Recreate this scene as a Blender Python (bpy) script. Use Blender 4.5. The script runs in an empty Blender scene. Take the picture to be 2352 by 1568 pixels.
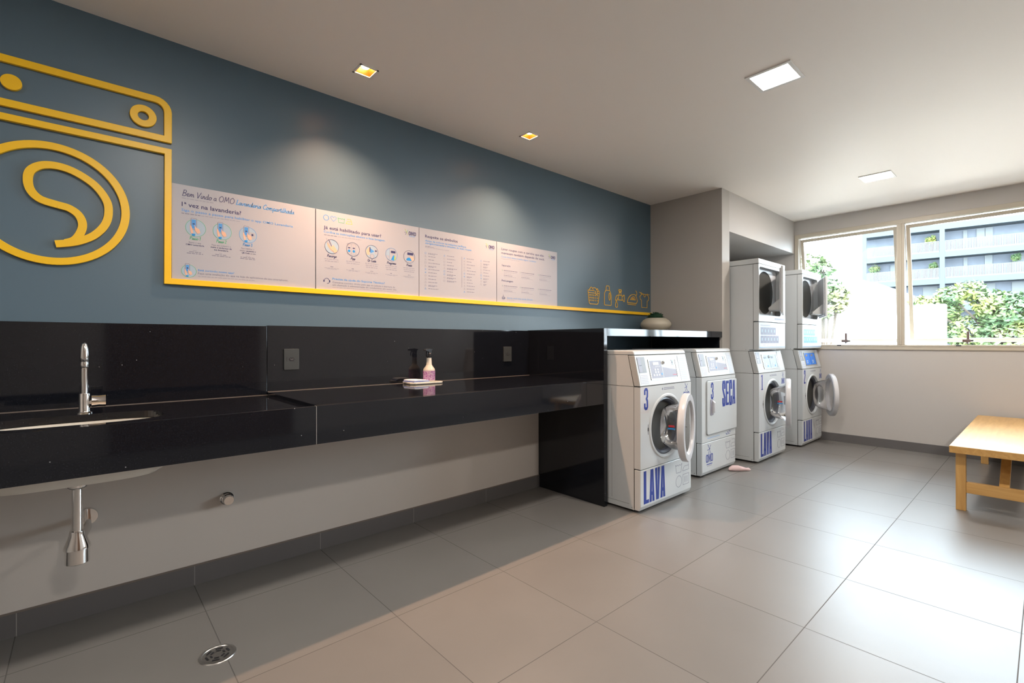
import bpy, bmesh, math, random
from mathutils import Vector, Matrix
random.seed(7)
S = bpy.context.scene
COL = S.collection
PI = math.pi
R = math.radians

# ------------------------------------------------------------------ camera
cam_d = bpy.data.cameras.new('camera')
cam_d.sensor_fit = 'HORIZONTAL'; cam_d.sensor_width = 36.0
cam_d.lens = 1099.5 / 2352 * 36.0
cam_d.clip_start = 0.05; cam_d.clip_end = 400
cam = bpy.data.objects.new('camera', cam_d); COL.objects.link(cam)
yaw, pit, rol = 0.8417, 0.0019, -0.002
f0 = Vector((math.cos(yaw), math.sin(yaw), 0)); r0 = Vector((math.sin(yaw), -math.cos(yaw), 0)); u0 = Vector((0, 0, 1))
fw = f0 * math.cos(pit) + u0 * math.sin(pit); u2 = -f0 * math.sin(pit) + u0 * math.cos(pit)
rt = r0 * math.cos(rol) + u2 * math.sin(rol); up = -r0 * math.sin(rol) + u2 * math.cos(rol)
cam.matrix_world = Matrix(((rt.x, up.x, -fw.x, 0), (rt.y, up.y, -fw.y, -2.8867), (rt.z, up.z, -fw.z, 1.17), (0, 0, 0, 1)))
S.camera = cam

# ------------------------------------------------------------------ view, world, sun, large lights
S.view_settings.view_transform = 'Standard'; S.view_settings.look = 'None'
S.view_settings.gamma = 1.0; S.view_settings.use_curve_mapping = False
S.view_settings.exposure = 0.62
SKY = 13.0
wd = bpy.data.worlds.new('world'); S.world = wd; wd.use_nodes = True
wb = wd.node_tree.nodes['Background']; wb.inputs[0].default_value = (0.76, 0.89, 1.0, 1); wb.inputs[1].default_value = SKY
sun_d = bpy.data.lights.new('sun', 'SUN'); sun_d.energy = 9.0; sun_d.angle = R(2); sun_d.color = (1, .95, .85)
sun = bpy.data.objects.new('sun', sun_d); COL.objects.link(sun)
sun.rotation_euler = Vector((0.55, 0.35, -0.75)).to_track_quat('-Z', 'Y').to_euler(); sun.location = (0, 0, 30)
XW = 6.60            # window wall
HC = 2.664           # ceiling
WIN = [(-0.834, -1.793), (-1.860, -2.820), (-2.887, -3.847), (-3.914, -4.874)]
por_d = bpy.data.lights.new('window_portal', 'AREA'); por_d.shape = 'RECTANGLE'; por_d.size = 1.4; por_d.size_y = 4.1
por_d.cycles.is_portal = True
por = bpy.data.objects.new('window_portal', por_d); COL.objects.link(por)
por.location = (XW + .35, -2.86, 1.75); por.rotation_euler = (0, R(90), 0)

# ------------------------------------------------------------------ materials
def nodes(name):
    m = bpy.data.materials.new(name); m.use_nodes = True
    return m, m.node_tree, m.node_tree.nodes['Principled BSDF']
def mat(name, c, rough=.5, metal=0, spec=.5, bump=0, bscale=200, var=0, vscale=3, emit=None, estr=0, coat=0):
    m, nt, p = nodes(name)
    p.inputs['Base Color'].default_value = (*c, 1); p.inputs['Roughness'].default_value = rough
    p.inputs['Metallic'].default_value = metal; p.inputs['Specular IOR Level'].default_value = spec
    p.inputs['Coat Weight'].default_value = coat
    if emit: p.inputs['Emission Color'].default_value = (*emit, 1); p.inputs['Emission Strength'].default_value = estr
    if bump or var:
        g = nt.nodes.new('ShaderNodeNewGeometry'); n = nt.nodes.new('ShaderNodeTexNoise')
        nt.links.new(g.outputs['Position'], n.inputs['Vector'])
        if var:
            n.inputs['Scale'].default_value = vscale; n.inputs['Detail'].default_value = 5
            mr = nt.nodes.new('ShaderNodeMapRange'); mr.inputs['To Min'].default_value = 1 - var; mr.inputs['To Max'].default_value = 1 + var
            nt.links.new(n.outputs['Fac'], mr.inputs['Value'])
            mx = nt.nodes.new('ShaderNodeVectorMath'); mx.operation = 'SCALE'; mx.inputs[0].default_value = c
            nt.links.new(mr.outputs[0], mx.inputs['Scale']); nt.links.new(mx.outputs[0], p.inputs['Base Color'])
        if bump:
            n2 = nt.nodes.new('ShaderNodeTexNoise'); n2.inputs['Scale'].default_value = bscale; nt.links.new(g.outputs['Position'], n2.inputs['Vector'])
            b = nt.nodes.new('ShaderNodeBump'); b.inputs['Strength'].default_value = bump; b.inputs['Distance'].default_value = .002
            nt.links.new(n2.outputs['Fac'], b.inputs['Height']); nt.links.new(b.outputs[0], p.inputs['Normal'])
    return m
def emis(name, c, s):
    m = bpy.data.materials.new(name); m.use_nodes = True; nt = m.node_tree; nt.nodes.clear()
    e = nt.nodes.new('ShaderNodeEmission'); o = nt.nodes.new('ShaderNodeOutputMaterial')
    e.inputs[0].default_value = (*c, 1); e.inputs[1].default_value = s; nt.links.new(e.outputs[0], o.inputs[0]); return m
def srgb(r, g, b):
    f = lambda v: (v / 255 / 12.92) if v / 255 <= .04045 else ((v / 255 + .055) / 1.055) ** 2.4
    return (f(r), f(g), f(b))
def glass(name, tint=(1, 1, 1), refl=1.0, ior=1.45):
    m = bpy.data.materials.new(name); m.use_nodes = True; nt = m.node_tree; nt.nodes.clear()
    t = nt.nodes.new('ShaderNodeBsdfTransparent'); g = nt.nodes.new('ShaderNodeBsdfGlossy'); mx = nt.nodes.new('ShaderNodeMixShader')
    fr = nt.nodes.new('ShaderNodeFresnel'); o = nt.nodes.new('ShaderNodeOutputMaterial'); mu = nt.nodes.new('ShaderNodeMath'); mu.operation = 'MULTIPLY'
    t.inputs[0].default_value = (*tint, 1); g.inputs['Roughness'].default_value = .02; fr.inputs[0].default_value = ior; mu.inputs[1].default_value = refl
    nt.links.new(fr.outputs[0], mu.inputs[0]); nt.links.new(mu.outputs[0], mx.inputs[0]); nt.links.new(t.outputs[0], mx.inputs[1]); nt.links.new(g.outputs[0], mx.inputs[2]); nt.links.new(mx.outputs[0], o.inputs[0])
    return m
def granite(name):
    m, nt, p = nodes(name)
    g = nt.nodes.new('ShaderNodeNewGeometry'); v = nt.nodes.new('ShaderNodeTexVoronoi'); v.inputs['Scale'].default_value = 38
    nt.links.new(g.outputs['Position'], v.inputs['Vector'])
    cr = nt.nodes.new('ShaderNodeValToRGB'); cr.color_ramp.elements[0].position = .045; cr.color_ramp.elements[0].color = (.30, .30, .31, 1)
    cr.color_ramp.elements[1].position = .085; cr.color_ramp.elements[1].color = (.0, .0, .0, 1)
    nt.links.new(v.outputs['Distance'], cr.inputs[0])
    # only some cells carry a light fleck
    sc = nt.nodes.new('ShaderNodeSeparateColor'); nt.links.new(v.outputs['Color'], sc.inputs[0])
    gt = nt.nodes.new('ShaderNodeMath'); gt.operation = 'GREATER_THAN'; gt.inputs[1].default_value = .9; nt.links.new(sc.outputs[0], gt.inputs[0])
    mm = nt.nodes.new('ShaderNodeVectorMath'); mm.operation = 'SCALE'; nt.links.new(cr.outputs[0], mm.inputs[0]); nt.links.new(gt.outputs[0], mm.inputs['Scale'])
    n = nt.nodes.new('ShaderNodeTexNoise'); n.inputs['Scale'].default_value = 260; nt.links.new(g.outputs['Position'], n.inputs['Vector'])
    c2 = nt.nodes.new('ShaderNodeValToRGB'); c2.color_ramp.elements[0].position = .45; c2.color_ramp.elements[0].color = (.005, .006, .009, 1)
    c2.color_ramp.elements[1].position = .75; c2.color_ramp.elements[1].color = (.014, .016, .022, 1); nt.links.new(n.outputs['Fac'], c2.inputs[0])
    ad = nt.nodes.new('ShaderNodeVectorMath'); ad.operation = 'ADD'; nt.links.new(mm.outputs[0], ad.inputs[0]); nt.links.new(c2.outputs[0], ad.inputs[1])
    nt.links.new(ad.outputs[0], p.inputs['Base Color']); p.inputs['Roughness'].default_value = .06; p.inputs['Specular IOR Level'].default_value = .55
    return m
def tilefloor(name, base, grout):
    m, nt, p = nodes(name)
    g = nt.nodes.new('ShaderNodeNewGeometry'); sx = nt.nodes.new('ShaderNodeSeparateXYZ'); nt.links.new(g.outputs['Position'], sx.inputs[0])
    def line(out, off, per):
        a = nt.nodes.new('ShaderNodeMath'); a.operation = 'SUBTRACT'; a.inputs[1].default_value = off - per * 40; nt.links.new(out, a.inputs[0])
        d = nt.nodes.new('ShaderNodeMath'); d.operation = 'DIVIDE'; d.inputs[1].default_value = per; nt.links.new(a.outputs[0], d.inputs[0])
        fr = nt.nodes.new('ShaderNodeMath'); fr.operation = 'FRACT'; nt.links.new(d.outputs[0], fr.inputs[0])
        s = nt.nodes.new('ShaderNodeMath'); s.operation = 'SUBTRACT'; s.inputs[1].default_value = .5; nt.links.new(fr.outputs[0], s.inputs[0])
        ab = nt.nodes.new('ShaderNodeMath'); ab.operation = 'ABSOLUTE'; nt.links.new(s.outputs[0], ab.inputs[0])
        gt = nt.nodes.new('ShaderNodeMath'); gt.operation = 'GREATER_THAN'; gt.inputs[1].default_value = .5 - .0018 / per; nt.links.new(ab.outputs[0], gt.inputs[0])
        fl = nt.nodes.new('ShaderNodeMath'); fl.operation = 'FLOOR'; nt.links.new(d.outputs[0], fl.inputs[0])
        return gt.outputs[0], fl.outputs[0]
    lx, ix = line(sx.outputs[0], .395, .6015); ly, iy = line(sx.outputs[1], -.435, .5945)
    mx = nt.nodes.new('ShaderNodeMath'); mx.operation = 'MAXIMUM'; nt.links.new(lx, mx.inputs[0]); nt.links.new(ly, mx.inputs[1])
    cb = nt.nodes.new('ShaderNodeCombineXYZ'); nt.links.new(ix, cb.inputs[0]); nt.links.new(iy, cb.inputs[1])
    wn = nt.nodes.new('ShaderNodeTexWhiteNoise'); nt.links.new(cb.outputs[0], wn.inputs['Vector'])
    n = nt.nodes.new('ShaderNodeTexNoise'); n.inputs['Scale'].default_value = 2.2; n.inputs['Detail'].default_value = 8; nt.links.new(g.outputs['Position'], n.inputs['Vector'])
    a1 = nt.nodes.new('ShaderNodeMath'); a1.operation = 'MULTIPLY_ADD'; a1.inputs[1].default_value = .22; a1.inputs[2].default_value = .89; nt.links.new(n.outputs['Fac'], a1.inputs[0])
    a2 = nt.nodes.new('ShaderNodeMath'); a2.operation = 'MULTIPLY_ADD'; a2.inputs[1].default_value = .05; nt.links.new(wn.outputs['Value'], a2.inputs[0]); nt.links.new(a1.outputs[0], a2.inputs[2])
    sc = nt.nodes.new('ShaderNodeVectorMath'); sc.operation = 'SCALE'; sc.inputs[0].default_value = base; nt.links.new(a2.outputs[0], sc.inputs['Scale'])
    mi = nt.nodes.new('ShaderNodeMix'); mi.data_type = 'RGBA'; nt.links.new(mx.outputs[0], mi.inputs[0]); nt.links.new(sc.outputs[0], mi.inputs[6]); mi.inputs[7].default_value = (*grout, 1)
    nt.links.new(mi.outputs[2], p.inputs['Base Color'])
    ro = nt.nodes.new('ShaderNodeMapRange'); ro.inputs['To Min'].default_value = .37; ro.inputs['To Max'].default_value = .9; nt.links.new(mx.outputs[0], ro.inputs['Value'])
    nt.links.new(ro.outputs[0], p.inputs['Roughness']); p.inputs['Specular IOR Level'].default_value = .6
    b = nt.nodes.new('ShaderNodeBump'); b.inputs['Strength'].default_value = .4; b.inputs['Distance'].default_value = .001; b.invert = True
    nt.links.new(mx.outputs[0], b.inputs['Height']); nt.links.new(b.outputs[0], p.inputs['Normal'])
    return m
def wood(name, c1, c2, axis='X'):
    m, nt, p = nodes(name)
    g = nt.nodes.new('ShaderNodeNewGeometry'); mp = nt.nodes.new('ShaderNodeMapping'); nt.links.new(g.outputs['Position'], mp.inputs['Vector'])
    mp.inputs['Scale'].default_value = {'X': (1.2, 14, 14), 'Y': (14, 1.2, 14), 'Z': (14, 14, 1.2)}[axis]
    n = nt.nodes.new('ShaderNodeTexNoise'); n.inputs['Scale'].default_value = 3; n.inputs['Detail'].default_value = 6; n.inputs['Distortion'].default_value = .6
    nt.links.new(mp.outputs[0], n.inputs['Vector'])
    cr = nt.nodes.new('ShaderNodeValToRGB'); cr.color_ramp.elements[0].position = .3; cr.color_ramp.elements[0].color = (*c1, 1)
    cr.color_ramp.elements[1].position = .7; cr.color_ramp.elements[1].color = (*c2, 1); nt.links.new(n.outputs['Fac'], cr.inputs[0]); nt.links.new(cr.outputs[0], p.inputs['Base Color'])
    p.inputs['Roughness'].default_value = .33
    return m

M = {}
M['blue'] = mat('blue_wall_paint', srgb(84, 106, 121), .38, spec=.55, bump=.12, bscale=45)
M['ceil'] = mat('ceiling_paint', (.87, .825, .78), .6)
M['wall'] = mat('grey_wall_paint', (.50, .48, .46), .55, bump=.05)
M['lower'] = mat('beige_wall_paint', (.60, .56, .52), .6)
M['colm'] = mat('partition_paint', (.43, .41, .385), .55)
M['floor'] = tilefloor('floor_tile', (.172, .164, .155), (.095, .09, .085))
M['base'] = mat('baseboard_tile', (.12, .115, .115), .45, var=.06)
M['bgrout'] = mat('baseboard_grout', (.27, .26, .25), .9)
M['granite'] = granite('black_granite')
M['caulk'] = mat('counter_sealant', (.17, .14, .12), .4)
M['yellow'] = mat('yellow_paint', srgb(246, 194, 20), .38)
M['yellowd'] = mat('yellow_decal', srgb(232, 180, 60), .4)
M['enamel'] = mat('white_enamel', (.55, .58, .595), .30, spec=.5)
M['enamel2'] = mat('white_console', (.45, .465, .465), .36)
M['plastic'] = mat('white_plastic', (.55, .55, .57), .3)
M['seam'] = mat('seam_dark', (.06, .06, .055), .8)
M['paper'] = mat('paper_label', (.56, .59, .65), .5)
M['grey'] = mat('slot_grey', (.22, .225, .235), .45)
M['dark'] = mat('dark_plastic', (.02, .02, .024), .4)
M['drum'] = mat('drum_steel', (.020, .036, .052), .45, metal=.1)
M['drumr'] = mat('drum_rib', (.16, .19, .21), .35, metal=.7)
M['gasket'] = mat('rubber_gasket', (.07, .075, .095), .35)
M['chrome'] = mat('chrome', (.82, .81, .80), .09, metal=1)
M['steel'] = mat('brushed_steel', (.55, .55, .54), .32, metal=1)
M['bluep'] = mat('blue_print', srgb(26, 52, 142), .5)
M['navy'] = mat('navy_print', srgb(44, 42, 96), .5)
M['sky'] = mat('light_blue_print', srgb(72, 146, 214), .5)
M['cyan'] = mat('cyan_print', srgb(20, 140, 215), .5)
M['green'] = mat('green_print', srgb(80, 180, 130), .5)
M['lime'] = mat('lime_print', srgb(170, 190, 70), .5)
M['gprint'] = mat('grey_print', srgb(112, 112, 134), .5)
M['lprint'] = mat('pale_print', srgb(148, 148, 162), .5)
M['skin'] = mat('skin_print', srgb(222, 176, 150), .5)
M['pale'] = mat('pale_blue_print', srgb(158, 178, 196), .5)
M['board'] = mat('board_white', (.40, .405, .45), .45)
M['red'] = mat('red_print', (.5, .02, .04), .4)
M['lcd'] = mat('lcd_brown', (.30, .22, .15), .3)
M['screen'] = mat('blue_panel', srgb(30, 120, 220), .3)
M['outlet'] = mat('outlet_grey', (.042, .048, .050), .45)
M['ceramic'] = mat('sink_ceramic', (.74, .72, .66), .12)
M['pot'] = mat('pot_clay', (.50, .46, .37), .5, var=.04, vscale=20)
M['leafd'] = mat('dark_leaf', (.012, .05, .022), .5)
M['bottle'] = mat('cream_bottle', (.56, .53, .46), .25)
M['lilac'] = mat('lilac_label', srgb(190, 160, 185), .4)
M['purple'] = mat('purple_label', srgb(140, 50, 140), .4)
M['wood'] = wood('bench_wood', (.50, .28, .085), (.62, .37, .13), 'X')
M['woody'] = wood('bench_wood_cross', (.50, .28, .085), (.62, .37, .13), 'Y')
M['woodz'] = wood('bench_wood_leg', (.50, .28, .085), (.62, .37, .13), 'Z')
M['frame'] = mat('beige_frame', (.50, .455, .375), .4)
M['handle'] = mat('handle_bronze', (.20, .15, .14), .4, metal=.3)
M['glass'] = glass('window_glass', (.97, .99, .99), 1.0)
M['bowl'] = glass('door_glass', (.93, .94, .96), 1.3, 1.45)
M['led'] = emis('led_panel', (1, 1, 1), 16.0)
M['bulb'] = emis('warm_bulb', (1, .66, .30), 55.0)
M['reflector'] = mat('warm_reflector', (.42, .07, .006), .45, metal=.3)
M['white'] = mat('white_trim', (.8, .8, .79), .4)
M['door'] = wood('brown_door', (.10, .055, .035), (.15, .085, .05), 'Z')
M['wleft'] = mat('side_paint', (.42, .38, .35), .6)
M['cloth'] = mat('blue_white_cloth', (.68, .74, .84), .9, var=.12, vscale=60)
M['pink'] = mat('pink_cloth', (.62, .46, .46), .9)
M['fac_dark'] = mat('facade_panel', (.105, .118, .142), .6, var=.3, vscale=1.3)
M['fac_slab'] = mat('facade_slab', (.036, .050, .058), .6)
M['fac_rail'] = mat('railing', (.062, .072, .070), .6)
M['fac_win'] = mat('curtain', (.14, .15, .15), .5)
M['house'] = mat('white_house', (.80, .79, .77), .7)
M['brick'] = mat('chimney_brick', (.30, .17, .12), .8, var=.3, vscale=6)
M['vent'] = mat('vent_grey', (.10, .11, .10), .6)
M['ground'] = mat('street', (.16, .16, .16), .9)
M['added_terrace'] = mat('added_terrace_concrete', (.56, .48, .40), .85, var=.08)  # warm pale colour of the added light-bouncing slab outside
def leafmat(name, a, b):
    m, nt, p = nodes(name)
    oi = nt.nodes.new('ShaderNodeNewGeometry'); n = nt.nodes.new('ShaderNodeTexNoise'); n.inputs['Scale'].default_value = .9; n.inputs['Detail'].default_value = 3
    nt.links.new(oi.outputs['Position'], n.inputs['Vector'])
    cr = nt.nodes.new('ShaderNodeValToRGB'); cr.color_ramp.elements[0].position = .38; cr.color_ramp.elements[0].color = (*a, 1)
    cr.color_ramp.elements[1].position = .66; cr.color_ramp.elements[1].color = (*b, 1)
    nt.links.new(n.outputs['Fac'], cr.inputs[0]); nt.links.new(cr.outputs[0], p.inputs['Base Color']); p.inputs['Roughness'].default_value = .7
    return m
M['leaf1'] = leafmat('leaf_mixed', (.075, .135, .06), (.20, .22, .05))
M['leaf2'] = leafmat('leaf_pale', (.07, .12, .05), (.17, .16, .06))
M['bark'] = mat('bark', (.05, .04, .03), .9)

# ------------------------------------------------------------------ mesh builder
class MB:
    def __init__(s): s.v = []; s.f = []; s.m = []; s.mats = []; s.lift = 0
    def mi(s, m):
        if m not in s.mats: s.mats.append(m)
        return s.mats.index(m)
    def add(s, vs, fs, m):
        b = len(s.v); k = s.mi(m); s.v += [tuple(v) for v in vs]
        for f in fs: s.f.append([b + i for i in f]); s.m.append(k)
    def box(s, x0, x1, y0, y1, z0, z1, m):
        x0, x1 = sorted((x0, x1)); y0, y1 = sorted((y0, y1)); z0, z1 = sorted((z0, z1))
        s.add([(x0, y0, z0), (x1, y0, z0), (x1, y1, z0), (x0, y1, z0), (x0, y0, z1), (x1, y0, z1), (x1, y1, z1), (x0, y1, z1)],
              [(0, 3, 2, 1), (4, 5, 6, 7), (0, 1, 5, 4), (1, 2, 6, 5), (2, 3, 7, 6), (3, 0, 4, 7)], m)
    def prism(s, pts, y0, y1, m, ax='xz'):
        n = len(pts)
        a = sum(pts[i][0] * pts[(i + 1) % n][1] - pts[(i + 1) % n][0] * pts[i][1] for i in range(n))
        if a < 0: pts = pts[::-1]
        def P(p, y): return (p[0], y, p[1]) if ax == 'xz' else ((y, p[0], p[1]) if ax == 'yz' else (p[0], p[1], y))
        vs = [P(p, y0) for p in pts] + [P(p, y1) for p in pts]
        fs = [list(range(n)), list(range(2 * n - 1, n - 1, -1))] + [[(i + 1) % n, i, n + i, n + (i + 1) % n] for i in range(n)]
        s.add(vs, fs, m)
    def ribbon(s, pts, w, y0, y1, m, closed=False, mp=None):
        """flat band of width w along a 2D path, extruded from y0 to y1"""
        P = [Vector(p) for p in pts]; n = len(P); L = []; Rr = []
        for i in range(n):
            a = P[i - 1] if (i > 0 or closed) else None; b = P[(i + 1) % n] if (i < n - 1 or closed) else None
            d1 = (P[i] - a).normalized() if a is not None else None; d2 = (b - P[i]).normalized() if b is not None else None
            if d1 is None: d1 = d2
            if d2 is None: d2 = d1
            n1 = Vector((-d1.y, d1.x)); n2 = Vector((-d2.y, d2.x)); k = n1 + n2
            if k.length < 1e-6: k = n1
            k.normalize(); c = max(.35, k.dot(n1)); off = k * (w / 2 / c)
            L.append(P[i] + off); Rr.append(P[i] - off)
        vs = []
        for i in range(n):
            for q in (L[i], Rr[i]):
                vs += [(q.x, y0, q.y), (q.x, y1, q.y)]
        if mp: vs = [mp(v) for v in vs]
        fs = []; rg = range(n if closed else n - 1)
        for i in rg:
            a = 4 * i; b = 4 * ((i + 1) % n)
            fs += [(a, b, b + 2, a + 2), (a + 1, a + 3, b + 3, b + 1), (a, a + 1, b + 1, b), (a + 2, b + 2, b + 3, a + 3)]
        if not closed:
            fs += [(0, 2, 3, 1), (4 * n - 4, 4 * n - 3, 4 * n - 1, 4 * n - 2)]
        s.add(vs, fs, m)
    def lathe(s, prof, m, o=(0, 0, 0), axis='z', n=32, cap0=False, cap1=False):
        vs = []
        for r, h in prof:
            for i in range(n):
                a = 2 * PI * i / n; c, d = r * math.cos(a), r * math.sin(a)
                p = {'z': (c, d, h), 'x': (h, c, d), 'y': (d, h, c)}[axis]
                vs.append((p[0] + o[0], p[1] + o[1], p[2] + o[2]))
        fs = []
        for j in range(len(prof) - 1):
            for i in range(n):
                k = (i + 1) % n; fs.append((j * n + i, j * n + k, (j + 1) * n + k, (j + 1) * n + i))
        if cap0: fs.append(tuple(range(n - 1, -1, -1)))
        if cap1: fs.append(tuple(range((len(prof) - 1) * n, len(prof) * n)))
        s.add(vs, fs, m)
    def tube(s, pts, r, m, n=10):
        P = [Vector(p) for p in pts]; vs = []; fs = []
        rr = r if isinstance(r, (list, tuple)) else [r] * len(P)
        up_ = Vector((0, 0, 1))
        for i, p in enumerate(P):
            d = (P[min(i + 1, len(P) - 1)] - P[max(i - 1, 0)]).normalized()
            a = d.cross(up_ if abs(d.z) < .9 else Vector((1, 0, 0))).normalized(); b = d.cross(a)
            for k in range(n):
                t = 2 * PI * k / n; vs.append(p + (a * math.cos(t) + b * math.sin(t)) * rr[i])
        for i in range(len(P) - 1):
            for k in range(n):
                q = (k + 1) % n; fs.append((i * n + k, i * n + q, (i + 1) * n + q, (i + 1) * n + k))
        fs += [tuple(range(n - 1, -1, -1)), tuple(range((len(P) - 1) * n, len(P) * n))]
        s.add(vs, fs, m)
    def plate(s, x0, x1, z0, z1, loop, y, m, depth=0, inner=None, flip=False, ax='xz'):
        """rectangle with a hole (loop of 2D points round its centre); depth>0 adds the wall of the hole"""
        n = len(loop); cx = sum(p[0] for p in loop) / n; cz = sum(p[1] for p in loop) / n
        def edge(p):
            dx, dz = p[0] - cx, p[1] - cz; t = 1e9
            if dx > 1e-9: t = min(t, (x1 - cx) / dx)
            if dx < -1e-9: t = min(t, (x0 - cx) / dx)
            if dz > 1e-9: t = min(t, (z1 - cz) / dz)
            if dz < -1e-9: t = min(t, (z0 - cz) / dz)
            return (cx + dx * t, cz + dz * t)
        out = [edge(p) for p in loop]
        for cxn, czn in ((x0, z0), (x1, z0), (x1, z1), (x0, z1)):
            j = min(range(n), key=lambda i: (out[i][0] - cxn) ** 2 + (out[i][1] - czn) ** 2); out[j] = (cxn, czn)
        P = (lambda p, yy: (p[0], yy, p[1])) if ax == 'xz' else (lambda p, yy: (p[0], p[1], yy))
        vs = [P(p, y) for p in loop] + [P(p, y) for p in out]
        fs = [(i, (i + 1) % n, n + (i + 1) % n, n + i) for i in range(n)]
        if ax == 'xz': fs = [f[::-1] for f in fs]
        s.add(vs, fs, m)
        if depth:
            vs = [P(p, y) for p in loop] + [P(p, y + depth) for p in loop]
            s.add(vs, [(i, n + i, n + (i + 1) % n, (i + 1) % n) for i in range(n)], inner or m)
    def text(s, t, x, z, h, m, y=0, w=None, align='L', bold=0, shear=0, d=.0003, mp=None):
        """flat lettering; h = capital height, w = forced total width"""
        me = text_mesh(t, bold, shear)
        if not me: return
        vs, fs, cap = me
        xs = [v[0] for v in vs]; x0, x1 = min(xs), max(xs); k = h / cap; kx = (w / (x1 - x0)) if w else k
        ofs = {'L': 0, 'C': (x1 - x0) * kx / 2, 'R': (x1 - x0) * kx}[align]
        pv = [(x + (v[0] - x0) * kx - ofs, y - d, z + v[1] * k) for v in vs]
        if mp: pv = [mp(v) for v in pv]
        s.add(pv, fs, m)
    def build(s, name, parent=None, smooth=False, bevel=0, loc=(0, 0, 0), rz=0, bseg=2, bang=40):
        me = bpy.data.meshes.new(name); me.from_pydata(s.v, [], s.f)
        for m in s.mats: me.materials.append(m)
        me.polygons.foreach_set('material_index', s.m)
        if smooth:
            me.polygons.foreach_set('use_smooth', [True] * len(me.polygons))
            try: me.set_sharp_from_angle(angle=R(38))
            except Exception: pass
        me.update()
        o = bpy.data.objects.new(name, me); COL.objects.link(o); o.location = loc; o.rotation_euler = (0, 0, rz)
        if parent: o.parent = parent
        if bevel:
            b = o.modifiers.new('bevel', 'BEVEL'); b.width = bevel; b.segments = bseg; b.limit_method = 'ANGLE'; b.angle_limit = R(bang)
        return o
_tc = {}
def text_mesh(t, bold, shear):
    key = (t, bold, shear)
    if key in _tc: return _tc[key]
    def mk(str_, off):
        cu = bpy.data.curves.new('t', 'FONT'); cu.body = str_; cu.size = 1; cu.offset = off; cu.shear = shear; cu.resolution_u = 2
        ob = bpy.data.objects.new('t', cu); COL.objects.link(ob)
        dg = bpy.context.evaluated_depsgraph_get(); me = bpy.data.meshes.new_from_object(ob.evaluated_get(dg))
        vs = [(v.co.x, v.co.y) for v in me.vertices]; fs = [tuple(p.vertices) for p in me.polygons]
        bpy.data.objects.remove(ob); bpy.data.curves.remove(cu); bpy.data.meshes.remove(me)
        return vs, fs
    vs, fs = mk(t, bold)
    if not vs: _tc[key] = None; return None
    if 'cap' not in _tc: _tc['cap'] = max(v[1] for v in mk('H', 0)[0])
    _tc[key] = (vs, fs, _tc['cap']); return _tc[key]
def thing(name, label, cat, loc=(0, 0, 0), rz=0, group=None, kind=None):
    o = bpy.data.objects.new(name, None); COL.objects.link(o); o.location = loc; o.rotation_euler = (0, 0, rz); o.empty_display_size = .1
    return tag(o, label, cat, group, kind)
def tag(o, label=None, cat=None, group=None, kind=None):
    if label: o['label'] = label
    if cat: o['category'] = cat
    if group: o['group'] = group
    if kind: o['kind'] = kind
    return o
def circ(cx, cz, r, n=48, a0=0, a1=360, rz=None):
    rz = rz or r; full = abs(a1 - a0) >= 360
    return [(cx + r * math.cos(R(a0 + (a1 - a0) * i / (n if full else n - 1))), cz + rz * math.sin(R(a0 + (a1 - a0) * i / (n if full else n - 1)))) for i in range(n)]
def smooth_path(P, k=6):
    out = []
    for i in range(len(P) - 1):
        p0 = Vector(P[max(i - 1, 0)]); p1 = Vector(P[i]); p2 = Vector(P[i + 1]); p3 = Vector(P[min(i + 2, len(P) - 1)])
        for j in range(k):
            t = j / k
            out.append(tuple(.5 * ((2 * p1) + (-p0 + p2) * t + (2 * p0 - 5 * p1 + 4 * p2 - p3) * t * t + (-p0 + 3 * p1 - 3 * p2 + p3) * t ** 3)))
    out.append(tuple(P[-1])); return out
def rrect(x0, x1, z0, z1, r, n=6):
    o = []
    for cx, cz, a in ((x1 - r, z1 - r, 0), (x0 + r, z1 - r, 90), (x0 + r, z0 + r, 180), (x1 - r, z0 + r, 270)):
        o += [(cx + r * math.cos(R(a + 90 * i / n)), cz + r * math.sin(R(a + 90 * i / n))) for i in range(n + 1)]
    return o

# ------------------------------------------------------------------ the room
def struct(name, mb, **k): return tag(mb.build(name, **k), kind='structure')
XL, YB = -2.4, -5.2
b = MB(); b.box(XL - .1, XW + .1, YB - .1, .1, -.1, 0, M['floor']); struct('floor', b)
b = MB()                                                            # ceiling, with openings for the two square downlights
DL = [1.155, 2.404]; DY = -.389; dh = .047
b.box(XL - .1, XW + .1, YB - .1, DY - dh, HC, HC + .1, M['ceil']); b.box(XL - .1, XW + .1, DY + dh, .1, HC, HC + .1, M['ceil'])
xs = [XL - .1] + [v for d in DL for v in (d - dh, d + dh)] + [XW + .1]
for i in range(0, len(xs), 2): b.box(xs[i], xs[i + 1], DY - dh, DY + dh, HC, HC + .1, M['ceil'])
struct('ceiling', b)
b = MB(); b.box(XL, XW, 0, .12, .85, HC, M['blue']); struct('wall_back', b)
b = MB(); b.box(XL, 2.77, -.125, .12, 0, .849, M['lower']); b.box(2.77, 4.609, -.02, .12, 0, .849, M['lower']); struct('wall_back_lower', b)
b = MB(); b.box(4.609, 4.772, -.785, 0, 0, HC, M['colm']); struct('wall_partition', b)
b = MB(); b.box(4.772, XW, -.785, 0, 2.266, HC, M['wall']); struct('trim_1', b)
b = MB(); b.box(4.772, XW, -.02, .12, 0, 2.266, M['wall']); struct('wall_alcove', b)
b = MB()                                                            # window wall
b.box(XW, XW + .16, YB, 0, 0, 1.095, M['wall']); b.box(XW, XW + .16, YB, 0, 2.485, HC, M['wall'])
b.box(XW, XW + .16, -.80, 0, 1.095, 2.485, M['wall']); b.box(XW, XW + .16, YB, -4.92, 1.095, 2.485, M['wall'])
struct('wall_window', b)
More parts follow.
